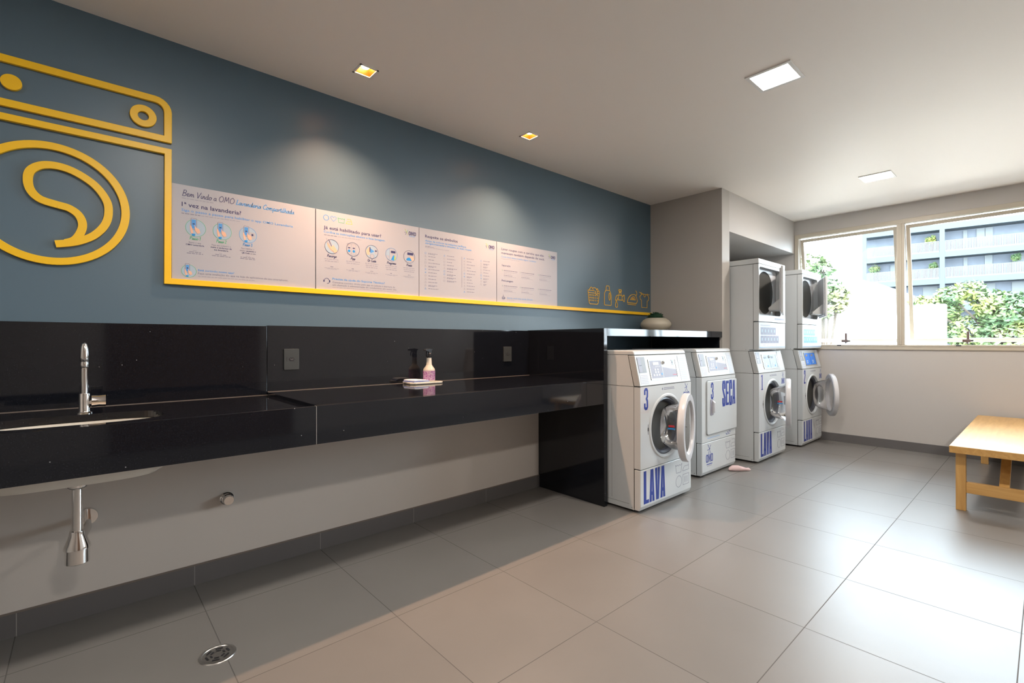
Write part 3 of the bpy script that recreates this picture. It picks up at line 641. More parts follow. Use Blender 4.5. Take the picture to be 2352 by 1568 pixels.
# ------------------------------------------------------------------ handwriting
HG = {  # strokes on a grid: baseline 0, x-height 1, capitals 2
 'B': (1.3, [[(.2, 0), (.35, 1), (.5, 2)], [(.3, 1.9), (.9, 2), (1.15, 1.6), (.9, 1.15), (.45, 1.05), (1.0, .9), (1.15, .5), (.8, .05), (.15, .05)]]),
 'e': (.85, [[(.0, .4), (.6, .6), (.6, .95), (.3, 1), (.1, .55), (.25, .05), (.6, .1), (.85, .35)]]),
 'm': (1.35, [[(.1, 0), (.2, .95), (.2, .5), (.5, .95), (.6, .5), (.55, 0)], [(.6, .5), (.9, .95), (1.05, .6), (1.0, .1), (1.3, .2)]]),
 'V': (1.2, [[(.1, 1.9), (.3, .9), (.4, 0), (.8, 1), (1.2, 2)]]),
 'i': (.45, [[(.1, .95), (.1, .3), (.2, .02), (.45, .25)], [(.15, 1.35), (.2, 1.45)]]),
 'n': (.9, [[(.1, 0), (.15, .95), (.15, .5), (.5, .95), (.6, .6), (.55, .1), (.9, .2)]]),
 'd': (.95, [[(.65, .85), (.3, .95), (.05, .5), (.2, .05), (.6, .3), (.75, 1.9)], [(.72, 1.5), (.65, .4), (.7, .05), (.95, .25)]]),
 'o': (.9, [[(.4, .98), (.1, .7), (.12, .2), (.4, .02), (.68, .3), (.65, .8), (.4, .98), (.9, .75)]]),
 'a': (.9, [[(.65, .85), (.3, .95), (.05, .5), (.2, .05), (.55, .3), (.66, .9), (.62, .2), (.9, .15)]]),
 'O': (1.5, [[(.8, 2), (.25, 1.5), (.15, .6), (.6, 0), (1.2, .4), (1.35, 1.3), (.9, 2), (.6, 1.85)]]),
 'M': (1.75, [[(.1, 0), (.35, 1.0), (.45, 2), (.8, .6), (1.3, 2), (1.4, 1), (1.6, 0)]]),
 'L': (1.0, [[(.55, 1.9), (.35, 1.9), (.3, 1), (.15, .1), (.6, .1), (1.0, .25)]]),
 'v': (.8, [[(.05, .95), (.25, .05), (.65, .95), (.85, .8)]]),
 'r': (.65, [[(.1, 0), (.15, .95), (.2, .6), (.5, .95), (.65, .8)]]),
 'C': (1.2, [[(1.1, 1.6), (.8, 2), (.3, 1.5), (.15, .7), (.5, .0), (1.15, .35)]]),
 'p': (.9, [[(.15, .95), (.05, -.8)], [(.12, .6), (.45, 1), (.7, .6), (.4, .05), (.1, .2)], [(.5, .1), (.9, .25)]]),
 'T': (1.0, [[(.0, 1.75), (1.1, 1.9)], [(.55, 1.8), (.4, .9), (.35, 0)]]),
 'l': (.5, [[(.25, 1.9), (.12, 1), (.1, .1), (.5, .2)]]),
 'h': (.9, [[(.25, 1.9), (.12, 1), (.08, 0)], [(.12, .5), (.5, .95), (.6, .5), (.6, .05), (.9, .2)]]),
 'P': (1.15, [[(.3, 1.9), (.15, 0)], [(.1, 1.7), (.7, 2), (1.05, 1.6), (.7, 1.0), (.2, .95)]]),
 's': (.75, [[(.6, .85), (.3, .98), (.15, .7), (.5, .45), (.45, .08), (.1, .1), (.75, .2)]]),
 'R': (1.25, [[(.3, 1.9), (.15, 0)], [(.1, 1.7), (.7, 2), (1.0, 1.55), (.65, 1.05), (.25, 1.0), (.7, .7), (1.15, 0)]]),
 'c': (.75, [[(.6, .8), (.3, .98), (.1, .5), (.3, .05), (.75, .3)]]),
 'g': (.9, [[(.6, .85), (.3, .95), (.08, .5), (.3, .15), (.6, .5), (.62, -.5), (.3, -.8), (.1, -.5), (.5, -.1), (.9, .2)]]),
 'A': (1.3, [[(.05, 0), (.6, 2), (1.1, 0)], [(.25, .7), (1.0, .8)]]),
 'Q': (1.3, [[(.7, 2), (.2, 1.4), (.2, .4), (.7, .1), (1.1, .6), (1.1, 1.5), (.7, 2)], [(.6, .5), (1.25, -.1)]]),
 't': (.6, [[(.3, 1.6), (.15, .4), (.25, .05), (.6, .25)], [(.0, 1.05), (.55, 1.15)]]),
 'x': (.7, [[(0, .9), (.65, .05)], [(.6, .95), (0, .05)]]),
 '1': (.6, [[(.1, 1.5), (.4, 1.9), (.3, 0)]]), '2': (1.0, [[(.15, 1.5), (.5, 1.95), (.85, 1.5), (.15, .1), (.95, .1)]]),
 '3': (.95, [[(.2, 1.8), (.7, 1.8), (.4, 1.15), (.8, .7), (.6, .1), (.1, .15)]]), ' ': (.55, [])}
def hand(b, t, x, z, h, m, w=None, lwid=.12, align='L', y=0):
    tot = sum(HG.get(c, (.8, []))[0] for c in t); k = h / 2; kx = (w / tot) if w else k
    if align == 'C': x -= tot * kx / 2
    for c in t:
        adv, st = HG.get(c, (.8, []))
        for s_ in st: b.ribbon([(x + (p[0] + p[1] * .12) * kx, z + p[1] * k) for p in smooth_path(s_, 4)], lwid * k * 1.3, y - .0006, y - .0001, m)
        x += adv * kx

# ------------------------------------------------------------------ brand mark
def brandmark(b, cx, z0, W, H, m, y=0, yy=.0004):
    """condensed O M O letters, W wide, H high"""
    ow = W * .29; t = W * .085
    for x in (cx - W / 2, cx + W / 2 - ow):
        b.ribbon(rrect(x + t / 2, x + ow - t / 2, z0 + t / 2, z0 + H - t / 2, ow * .34, 4), t, y - yy, y, m, closed=True)
    a, c = cx - W * .16, cx + W * .16
    b.box(a, a + t, y - yy, y, z0, z0 + H, m); b.box(c - t, c, y - yy, y, z0, z0 + H, m)
    b.prism([(a + t, z0 + H), (cx, z0 + H * .42), (cx, z0 + H * .10), (a + t, z0 + H * .66)], y - yy, y, m)
    b.prism([(c - t, z0 + H), (cx, z0 + H * .42), (cx, z0 + H * .10), (c - t, z0 + H * .66)], y - yy, y, m)
def splash(b, cx, cz, r, cols, y=0):
    for i, (a, L_, w_) in enumerate(((125, 1.05, .18), (55, .85, .14), (190, .75, .16), (245, .9, .16), (300, .95, .13), (90, .3, .12), (10, .35, .1))):
        c, s_ = math.cos(R(a)), math.sin(R(a)); m = cols[i % len(cols)]
        p = lambda t, o: (cx + r * (c * t * L_ - s_ * o), cz + r * (s_ * t * L_ + c * o))
        b.prism([p(.1, -.02), p(.65, -w_ * .35), p(.95, -w_ * .4), p(1.02, 0), p(.95, w_ * .4), p(.65, w_ * .35), p(.1, .02)], y - .0004, y, m)
    b.prism(circ(cx, cz, r * .13, 10), y - .0005, y, cols[0])

# ------------------------------------------------------------------ information boards
def board(x0, x1, label, draw):
    t = thing('information_board', label, 'sign', (x0, -.0005, 1.486), group='white information boards on the blue wall')
    b = MB(); b.box(0.0012, x1 - x0 - .0012, -.010, 0, 0, .475, M['board']); b.build('board_panel', t, bevel=.0006)
    draw(t); return t
yb = -.0101
def small(b, x, z, w, h=.0028, m=None, seed=0):                        # row of word-length dashes where the print is too fine to read
    r_ = random.Random(int(x * 9973 + z * 7919) + seed); e = x + w
    while x < e - .004:
        L_ = min(r_.uniform(.008, .022), e - x); b.box(x, x + L_, yb - .0003, yb, z, z + h, m or M['lprint']); x += L_ + .0035
def smallc(b, cx, z, w, h=.0028, m=None): small(b, cx - w / 2, z, w, h, m)
def phone_round(b, cx, cz, r, flip=1, rim='green', screen='sky', card=False, rr=None):
    b.prism(circ(cx, cz, r, 36), yb - .0002, yb, M['pale']); b.ribbon(circ(cx, cz, r, 36), .0016, yb - .0005, yb, M[rim], closed=True)
    if card: b.prism([(cx + r * .15, cz - r * .35), (cx + r * .15, cz + r * .45), (cx + r * .85, cz + r * .35), (cx + r * .85, cz - r * .4)], yb - .0006, yb, M['board']); b.box(cx + r * .4, cx + r * .62, yb - .0008, yb, cz - r * .05, cz + r * .2, M['navy'])
    w_, h_ = r * .42, r * 1.05; px, pz = cx - r * .2, cz + r * .45
    b.prism(rrect(px - w_ / 2 - .003, px + w_ / 2 + .003, pz - h_ / 2 - .004, pz + h_ / 2 + .006, .004, 3), yb - .0007, yb, M['board'])
    b.ribbon(rrect(px - w_ / 2 - .003, px + w_ / 2 + .003, pz - h_ / 2 - .004, pz + h_ / 2 + .006, .004, 3), .0010, yb - .0008, yb, M['navy'], closed=True)
    b.prism([(px - w_ / 2, pz - h_ / 2), (px + w_ / 2, pz - h_ / 2), (px + w_ / 2, pz + h_ / 2), (px - w_ / 2, pz + h_ / 2)], yb - .0009, yb, M['sky'])
    b.box(px - w_ * .25, px + w_ * .25, yb - .0011, yb, pz - .002, pz + .003, M['navy'])
    b.prism([(px - w_ * .9, pz - h_ * .1), (px - w_ * .45, pz - h_ * .35), (px - w_ * .2, pz - h_ * .8), (px - w_ * .1, pz - h_ * 1.1), (px - w_ * .6, pz - h_ * 1.1), (px - w_ * .85, pz - h_ * .6)], yb - .0010, yb, M['skin'])
    b.prism([(px + w_ * .15, pz - h_ * .05), (px + w_ * .5, pz - h_ * .35), (px + w_ * 1.3, pz - h_ * .5), (px + w_ * 1.6, pz - h_ * .9), (px + w_ * .9, pz - h_ * 1.05), (px + w_ * .35, pz - h_ * .75)], yb - .0012, yb, M['skin'])
    b.prism([(px - w_ * .5, pz - h_ * 1.08), (px + w_ * .35, pz - h_ * 1.08), (px + w_ * .3, pz - h_ * 1.32), (px - w_ * .35, pz - h_ * 1.32)], yb - .0011, yb, M['cyan'])
def brand(t, cx):
    b = MB(); brandmark(b, cx + .029, .410, .056, .026, M['navy'], y=yb); splash(b, cx - .014, .428, .022, [M['lime'], M['green'], M['navy'], M['navy'], M['lime']], y=yb)
    b.box(cx + .004, cx + .05, yb - .0003, yb, .4035, .4060, M['sky']); b.box(cx + .008, cx + .048, yb - .0003, yb, .3975, .3990, M['lprint'])
    b.build('brand_logo', t)
def board1(t):
    b = MB(); hand(b, 'Bem Vindo a OMO', .042, .420, .030, M['navy'], w=.232, y=yb); hand(b, 'Lavanderia Compartilhada', .281, .420, .026, M['cyan'], w=.296, lwid=.16, y=yb); b.build('handwritten_heading', t)
    b = MB(); b.text('1ª vez na lavanderia?', .042, .368, .0205, M['navy'], yb, w=.264, bold=.012)
    b.text('Siga o passo a passo para habilitar o app OMO Lavanderia', .041, .343, .0125, M['sky'], yb, w=.529, bold=.006); b.build('heading_text', t)
    b = MB(); small(b, .042, .407, .142); b.build('small_print', t); b = MB(); small(b, .041, .331, .08, .003, M['gprint']); small(b, .125, .331, .18); b.build('small_print', t)
    caps = [MB(), MB(), MB()]
    for s_, cx, m, w_ in (('Passo 1', .098, 'green', .046), ('Passo 2', .214, 'green', .046), ('Passo 3', .337, 'cyan', .046)): hand(caps[0 if cx < .15 else (1 if cx < .28 else 2)], s_, cx, .206, .016, M[m], w=w_, lwid=.2, align='C', y=yb)
    T = lambda s_, x, z, w_, bo=0: caps[0 if x < .15 else (1 if x < .28 else 2)].text(s_, x, z, .0075, M['navy' if bo else 'gprint'], yb, w=w_, align='C', bold=.012 if bo else 0)
    T('Baixe o app', .098, .188, .052); T('OMO Lavanderia', .098, .176, .078, 1)
    T('Faça seu cadastro e', .214, .188, .086); T('insira o endereço de', .214, .176, .095, 1); T('sua lavanderia.', .214, .164, .066, 1)
    T('Para habilitar o', .338, .188, .062); T('serviço', .313, .176, .027); T('escaneie o', .354, .176, .046, 1); T('QR Code', .328, .164, .038, 1); T('ao lado', .364, .164, .026)
    subs = [MB(), MB(), MB()]
    for cx, ws in ((.098, (.02, .05, .07)), (.214, (.02, .055, .085)), (.338, (.02, .07, .072))):
        for k, w_ in enumerate(ws): smallc(subs[0 if cx < .15 else (1 if cx < .28 else 2)], cx, .150 - k * .0075, w_, .0026, M['gprint'] if k else None)
    for c_ in caps: c_.build('caption', t)
    for c_ in subs: c_.build('small_caption', t)
    b = MB(); b.text('Está curtindo nosso app?', .111, .050, .0095, M['sky'], yb, w=.162, bold=.012)
    b.text('Faça uma avaliação do app na loja de aplicativos de seu smartphone.', .111, .034, .0095, M['gprint'], yb, w=.432); small(b, .111, .022, .26)
    b.build('footer_text', t)
    for a_, k_ in (((.101, .266, .043), {}), ((.218, .266, .042), {}), ((.339, .266, .042), dict(card=True, rim='sky')), ((.072, .046, .031), {})):
        b = MB(); phone_round(b, *a_, **k_); b.build('illustration', t)
def board2(t):
    b = MB()
    b.ribbon(circ(.061, .433, .0155, 28), .0026, yb - .0004, yb, M['cyan'], closed=True)
    b.build('laundry_symbol', t); b = MB()
    b.ribbon(smooth_path([(.105, .418), (.090, .434), (.089, .444), (.098, .448), (.105, .441), (.112, .448), (.121, .444), (.120, .434), (.105, .418)], 4), .0022, yb - .0004, yb, M['sky'])
    b.build('laundry_symbol', t); b = MB()
    b.ribbon([(.133, .444), (.137, .417), (.170, .417), (.174, .444), (.168, .440), (.161, .443), (.154, .439), (.147, .443), (.140, .440)], .0022, yb - .0004, yb, M['green'], closed=True)
    b.build('laundry_symbol', t); b = MB()
    b.ribbon([(.190, .446), (.213, .446), (.217, .436), (.221, .417), (.183, .417), (.188, .428), (.198, .433), (.217, .433)], .0022, yb - .0004, yb, M['lime']); b.build('laundry_symbol', t)
    b = MB(); b.text('Já está habilitado para usar?', .046, .365, .0185, M['navy'], yb, w=.369, bold=.012); b.text('Confira as instruções abaixo e boa lavagem', .046, .342, .0125, M['sky'], yb, w=.395, bold=.01); b.build('heading_text', t)
    b = MB(); small(b, .048, .328, .08, .003, M['gprint']); small(b, .13, .328, .15); b.build('small_print', t)
    cs = [.095, .227, .351, .489, .620]
    for s_, cx, w_ in zip(('Recarga', 'App', 'Qr Code', 'Programa', 'Pronto'), cs, (.058, .030, .058, .066, .042)):
        b = MB(); hand(b, s_, cx, .200, .016, M['navy'], w=w_, lwid=.2, align='C', y=yb); n_ = 2 if cx < .3 else 3
        for k in range(n_): smallc(b, cx, .185 - k * .012, .088 - k * .006, .0042)
        b.build('caption', t); b = MB(); smallc(b, cx, .147 - .003 * n_, .018, .003, M['gprint']); smallc(b, cx, .138 - .003 * n_, .088, .0024); smallc(b, cx, .133 - .003 * n_, .06, .0022); b.build('small_caption', t)
    b = MB(); b.text('Precisa de ajuda do Suporte Técnico?', .099, .065, .0115, M['sky'], yb, w=.340, bold=.014)
    b.text('Converse conosco direto pelo app ou solicite a abertura de', .099, .045, .010, M['gprint'], yb, w=.414); b.text('um chamado à administração do condomínio em nosso site.', .099, .029, .010, M['gprint'], yb, w=.428); small(b, .099, .018, .45)
    b.build('footer_text', t)
    RB = []
    for i, cx in enumerate(cs):
        b = MB(); RB.append(b); cz = .264; r = .042; b.prism(circ(cx, cz, r, 36), yb - .0002, yb, M['pale'] if i in (0, 2) else M['board']); b.ribbon(circ(cx, cz, r, 36), .0012, yb - .0012, yb, M['navy'] if i != 3 else M['sky'], closed=True)
    b = RB[0]; cx = cs[0]; b.prism([(cx - .035, .312), (cx - .012, .308), (cx + .006, .262), (cx - .012, .262)], yb - .0006, yb, M['board']); b.ribbon([(cx - .020, .304), (cx - .001, .265)], .003, yb - .0009, yb, M['navy'])
    b.prism([(cx - .030, .290), (cx - .006, .262), (cx + .010, .275), (cx + .036, .240), (cx + .018, .226), (cx - .010, .244), (cx - .028, .268)], yb - .0007, yb, M['skin']); b.ribbon([(cx - .030, .288), (cx - .008, .250), (cx + .012, .232)], .0008, yb - .001, yb, M['navy'])
    b = RB[1]; cx = cs[1]
    for k, dx in enumerate((-.026, .004)):
        b.ribbon(rrect(cx + dx - .012, cx + dx + .014, .232, .298, .002, 2), .0007, yb - .0008, yb, M['lprint'], closed=True); b.box(cx + dx - .006, cx + dx + .008, yb - .0008, yb, .268, .274, M['navy']); b.prism(circ(cx + dx + .001, .252, .008, 16), yb - .0008, yb, M['cyan']); b.ribbon(circ(cx + dx + .001, .287, .006, 12), .0007, yb - .0008, yb, M['skin'], closed=True)
    b = RB[2]; cx = cs[2]; b.prism([(cx - .038, .270), (cx - .016, .298), (cx - .014, .240), (cx - .034, .244)], yb - .0006, yb, M['skin']); b.box(cx - .016, cx - .010, yb - .0008, yb, .262, .292, M['navy']); b.prism([(cx - .009, .285), (cx + .018, .268), (cx - .009, .254)], yb - .0007, yb, M['sky'])
    b.prism(circ(cx + .002, .236, .014, 16), yb - .0009, yb, M['board']); b.ribbon(circ(cx + .002, .236, .014, 16), .0007, yb - .0010, yb, M['navy'], closed=True); b.prism([(cx + .020, .288), (cx + .036, .282), (cx + .038, .250), (cx + .020, .250)], yb - .0007, yb, M['board']); b.box(cx + .022, cx + .034, yb - .0009, yb, .268, .276, M['navy'])
    b = RB[3]; cx = cs[3]; b.prism([(cx - .040, .256), (cx - .016, .254), (cx - .016, .300), (cx - .034, .286)], yb - .0006, yb, M['pale']); b.ribbon([(cx - .016, .228), (cx - .016, .300)], .0008, yb - .001, yb, M['sky']); b.box(cx - .004, cx + .028, yb - .0008, yb, .274, .288, M['navy'])
    b.prism([(cx - .004, .228), (cx + .010, .256), (cx + .018, .262), (cx + .026, .240), (cx + .018, .226)], yb - .0008, yb, M['cyan']); b.prism([(cx + .018, .226), (cx + .020, .262), (cx + .030, .244), (cx + .026, .230)], yb - .0010, yb, M['lime'])
    b = RB[4]; cx = cs[4]; b.box(cx - .014, cx + .030, yb - .0008, yb, .276, .292, M['navy']); b.prism(circ(cx - .002, .238, .020, 20, 0, 180), yb - .0008, yb, M['cyan']); b.prism([(cx + .004, .270), (cx + .030, .266), (cx + .036, .244), (cx + .022, .236), (cx + .012, .250)], yb - .0010, yb, M['skin'])
    for b in RB: b.build('illustration', t)
    b = MB(); b.ribbon(circ(.0645, .056, .0145, 24, -20, 200), .0024, yb - .0004, yb, M['navy']); b.ribbon([(.047, .060), (.047, .048)], .006, yb - .0005, yb, M['navy']); b.ribbon([(.082, .060), (.082, .048)], .006, yb - .0005, yb, M['navy']); b.ribbon(smooth_path([(.079, .048), (.076, .042), (.066, .040)], 3), .0022, yb - .0004, yb, M['navy'])
    b.build('headset_symbol', t); brand(t, .615)
def board3(t):
    b = MB(); b.text('Respeite os símbolos', .047, .414, .0185, M['navy'], yb, w=.274, bold=.012)
    b.text('Antes de colocar na máquina verifique', .047, .386, .0125, M['sky'], yb, w=.351, bold=.01); b.text('obrigatoriamente a etiqueta de suas roupas', .047, .369, .0125, M['sky'], yb, w=.399, bold=.01); b.build('heading_text', t)
    b = MB(); small(b, .047, .351, .07, .003, M['gprint']); small(b, .047, .344, .20); b.build('small_print', t)
    for cx, n_, z0, w_ in ((.049, 12, .306, .10), (.205, 9, .306, .09), (.381, 12, .306, .09), (.538, 9, .306, .07)):
        b = MB()
        for k in range(n_):
            z = z0 - k * .0224; r_ = random.Random(int(cx * 100) * 31 + k); kind = r_.choice('stcoxs') if k < 8 else ('t' if n_ == 12 else 's'); m = M['sky'] if k in (0, 11, 5, 6) else M['lprint']
            if kind == 't': b.ribbon([(cx - .006, z - .005), (cx + .006, z - .005), (cx, z + .006)], .0012, yb - .0004, yb, m, closed=True)
            elif kind == 'c' or kind == 'o': b.ribbon(circ(cx, z, .006, 12), .0012, yb - .0004, yb, m, closed=True)
            elif kind == 'x': b.ribbon([(cx - .006, z + .005), (cx + .006, z - .005)], .0014, yb - .0004, yb, m); b.ribbon([(cx - .006, z - .005), (cx + .006, z + .005)], .0014, yb - .0005, yb, m)
            else: b.ribbon([(cx - .006, z - .005), (cx + .006, z - .005), (cx + .006, z + .006), (cx - .006, z + .006)], .0012, yb - .0004, yb, m, closed=True)
            L_ = r_.uniform(.45, 1) * w_; small(b, cx + .023, z - .001, L_, .0030, M['gprint'])
            if r_.random() < .4: small(b, cx + .023, z - .007, L_ * .7, .0026, M['gprint'])
        b.build('symbol_column', t)
    b = MB(); b.box(.3565, .3585, yb - .0003, yb, .090, .316, M['gprint']); b.build('column_rule', t); brand(t, .612)
def board4(t):
    b = MB(); b.text('Lavar roupas com o carinho que elas', .049, .416, .0175, M['navy'], yb, w=.476, bold=.006); b.text('merecem também depende de você.', .048, .385, .0175, M['navy'], yb, w=.486, bold=.006)
    b.text('Cuide bem delas e tenha alguns cuidados', .048, .358, .0125, M['sky'], yb, w=.384); b.build('heading_text', t)
    b = MB(); small(b, .048, .346, .2); b.build('small_print', t); b = MB(); b.text('Separação', .052, .289, .0135, M['navy'], yb, w=.092); b.build('subheading', t); b = MB(); b.text('Pré-Lavagem', .051, .168, .0135, M['navy'], yb, w=.120, bold=.012); b.build('subheading', t)
    for z in (.254, .132):
        for x in (.059, .250, .459):
            b = MB(); b.ribbon([(x - .004, z + .008), (x + .004, z - .004)], .0012, yb - .0004, yb, M['green']); b.ribbon([(x + .003, z + .007), (x - .005, z - .005)], .0012, yb - .0005, yb, M['lprint'])
            small(b, x + .014, z, .145, .0042, M['gprint']); small(b, x + .014, z - .013, .14); small(b, x + .014, z - .025, .08, .0024); small(b, x + .014, z - .038, .09, .003, M['gprint']); small(b, x + .014, z - .047, .13, .0024); b.build('caption', t)
    b = MB(); b.text('Sorria, você está sendo filmado', .109, .034, .0125, M['sky'], yb, w=.283); small(b, .109, .024, .08); b.build('footer_text', t); b = MB()
    b.ribbon(rrect(.056, .078, .027, .046, .004, 3), .0026, yb - .0004, yb, M['navy'], closed=True); b.ribbon([(.067, .046), (.066, .062)], .0026, yb - .0005, yb, M['navy']); b.box(.058, .076, yb - .0006, yb, .034, .038, M['navy']); b.ribbon(circ(.083, .037, .005, 10), .0018, yb - .0004, yb, M['navy'], closed=True)
    b.build('cup_symbol', t); brand(t, .612)
board(.320, 1.0165, 'white board with handwritten welcome heading and three phone drawings, beside the yellow outline', board1)
board(1.0185, 1.7145, 'white board with five round drawings and a headset symbol, second from the left', board2)
board(1.7165, 2.4085, 'white board listing laundry care symbols in four columns', board3)
board(2.4105, 3.1045, 'white board about careful washing, rightmost of the four', board4)

# ------------------------------------------------------------------ laundry machines
E = M['enamel']
BL = M['bluep']
def letter(b, ch, x, z, w, h, m, y=0, t=None):
    t = t or w * .33; e = .0004
    def q(p): b.prism([(x + u_ * w, z + v_ * h) for u_, v_ in p], y - e, y, m)
    if ch == 'L': b.box(x, x + t, y - e, y, z, z + h, m); b.box(x + t, x + w, y - e, y, z, z + h * .11, m)
    elif ch in 'AV':
        s_ = t / w * .92
        P = [[(0, 0), (s_, 0), (.5 + s_ * .12, .98), (.5 - s_ * .5, 1)], [(1 - s_, 0), (1, 0), (.5 + s_ * .5, 1), (.5 - s_ * .12, .98)]]
        P = [[(0, 0), (s_ * .95, 0), (.5, .86), (.5, 1), (.5 - s_ * .62, 1)], [(1 - s_ * .95, 0), (1, 0), (.5 + s_ * .62, 1), (.5, 1), (.5, .86)]]
        if ch == 'V': P = [[(u_, 1 - v_) for u_, v_ in p] for p in P]
        for p in P: q(p)
        if ch == 'A': b.prism([(x + u_ * w, z + v_ * h) for u_, v_ in ((.2, .2), (.8, .2), (.76, .31), (.24, .31))], y - e - .00012, y, m)
    elif ch == 'E': b.box(x, x + t, y - e, y, z, z + h, m); [b.box(x + t, x + w * k, y - e, y, z + v_ * h, z + (v_ + .105) * h, m) for k, v_ in ((1, 0), (.92, .45), (1, .895))]
    elif ch == 'C': b.ribbon([(x + w - t / 2, z + h * .64), (x + w - t / 2, z + h * .88), (x + w * .72, z + h - t * .30), (x + w * .3, z + h - t * .30), (x + t / 2, z + h * .88), (x + t / 2, z + h * .12), (x + w * .3, z + t * .30), (x + w * .72, z + t * .30), (x + w - t / 2, z + h * .12), (x + w - t / 2, z + h * .36)], t, y - e, y, m)
    elif ch == 'S': b.ribbon([(x + w - t / 2, z + h * .68), (x + w - t / 2, z + h * .88), (x + w * .7, z + h - t * .3), (x + w * .3, z + h - t * .3), (x + t / 2, z + h * .88), (x + t / 2, z + h * .68), (x + w * .5, z + h * .5), (x + w - t / 2, z + h * .32), (x + w - t / 2, z + h * .12), (x + w * .7, z + t * .3), (x + w * .3, z + t * .3), (x + t / 2, z + h * .12), (x + t / 2, z + h * .32)], t, y - e, y, m)
    elif ch == '3': b.ribbon([(x + t / 2, z + h * .70), (x + t / 2, z + h * .90), (x + w * .35, z + h - t * .32), (x + w * .65, z + h - t * .32), (x + w - t / 2, z + h * .88), (x + w - t / 2, z + h * .62), (x + w * .62, z + h * .51), (x + w - t / 2, z + h * .40), (x + w - t / 2, z + h * .12), (x + w * .65, z + t * .32), (x + w * .35, z + t * .32), (x + t / 2, z + h * .10), (x + t / 2, z + h * .30)], t, y - e, y, m)
    elif ch == '2': b.ribbon([(x + t / 2, z + h * .70), (x + t / 2, z + h * .90), (x + w * .35, z + h - t * .32), (x + w * .65, z + h - t * .32), (x + w - t / 2, z + h * .88), (x + w - t / 2, z + h * .66), (x + t / 2, z + h * .20), (x + t / 2, z + t * .35), (x + w, z + t * .35)], t, y - e, y, m)
    elif ch == '1': b.box(x + w * .42, x + w * .42 + t, y - e, y, z, z + h, m); q([(.1, .86), (.42, .9), (.42, 1), (.1, .92)]); b.box(x + w * .15, x + w, y - e, y, z, z + h * .05, m)
def word(b, s_, x, z, w, h, m, y=0, t=.35):
    n_ = len(s_); cw = w / n_ * .93; g_ = (w - cw * n_) / max(1, n_ - 1)
    for i, c in enumerate(s_): letter(b, c, x + i * (cw + g_), z, cw, h, m, y, t * cw)
def care_icons(b, x0, z1, y):
    m = M['gprint']; lw_ = .0028; k = (y - .0004, y)
    b.ribbon([(x0, z1), (x0 + .012, z1 - .062), (x0 + .076, z1 - .062), (x0 + .092, z1)], lw_, *k, m)
    b.ribbon([(x0, z1), (x0 + .012, z1 - .010), (x0 + .024, z1 - .002), (x0 + .038, z1 - .012), (x0 + .052, z1 - .003), (x0 + .066, z1 - .012), (x0 + .092, z1)], lw_, *k, m)
    b.ribbon([(x0 + .128, z1 + .006), (x0 + .186, z1 + .006), (x0 + .196, z1 - .060), (x0 + .104, z1 - .060), (x0 + .112, z1 - .040), (x0 + .130, z1 - .028), (x0 + .190, z1 - .028)], lw_, *k, m)
    b.ribbon(circ(x0 + .046, z1 - .128, .042, 32), lw_, *k, m, closed=True)
    b.ribbon([(x0 + .108, z1 - .088), (x0 + .194, z1 - .088), (x0 + .194, z1 - .166), (x0 + .108, z1 - .166)], lw_, *k, m, closed=True)
    for dx in (.132, .151, .170): b.ribbon([(x0 + dx, z1 - .104), (x0 + dx, z1 - .150)], lw_, *k, m)
ZB0, ZS, ZK, ZCAP, ZTOP = .018, .300, .866, 1.080, 1.111
def body(t, w, label_side=True, d=.70, hole=None, top=True):
    b = MB(); b.box(0, w, .052, d, ZB0, ZK - .002, E); b.prism([(.0515, ZK), (.0985, ZCAP), (d, ZCAP), (d, ZK)], 0, w, E, ax='yz')
    b.prism([(.0500, ZK), (.0970, ZCAP), (.0995, ZCAP), (.0525, ZK)], -.0006, w + .0006, M['seam'], ax='yz')
    b.box(-.0006, w + .0006, .0495, .0525, ZB0 + .01, ZK, M['seam']); b.box(-.0006, w + .0006, .052, d - .01, ZK - .0025, ZK, M['seam']); b.box(-.001, .002, .09, d - .03, .052, .0535, M['seam'])
    b.box(-.0011, .0, .235, .2362, .07, ZK - .02, M['seam']); b.box(-.0004, .002, .066, .070, .030, .036, M['dark'])
    b.build('cabinet', t, bevel=.004)
    b = MB(); b.prism([(0, ZK + .002), (.047, ZCAP - .002), (.0975, ZCAP - .002), (.050, ZK + .002)], 0, w, M['enamel2'], ax='yz'); b.build('console', t, bevel=.004)
    if top:
        b = MB(); b.prism([(.046, ZCAP + .001), (.050, ZTOP - .012), (.062, ZTOP), (d, ZTOP), (d, ZCAP + .001)], -.001, w + .001, E, ax='yz'); b.build('top_lid', t, bevel=.006, bseg=3)
    b = MB(); b.prism([(.012, ZB0), (0, ZB0 + .030), (0, ZS - .004), (.05, ZS - .004), (.05, ZB0)], 0, w, E, ax='yz'); b.build('lower_panel', t, bevel=.006, bseg=3)
    for fx in (.05, w - .05):
        for fy in (.06, d - .06):
            b = MB(); b.lathe([(.018, 0), (.018, .008), (.010, .009), (.010, .020)], M['dark'], o=(fx, fy, 0), n=12, cap0=True); b.build('foot', t)
def slope(x, z, off=0):                                              # console surface
    return -off + (z - ZK) * (.047 / (ZCAP - ZK))
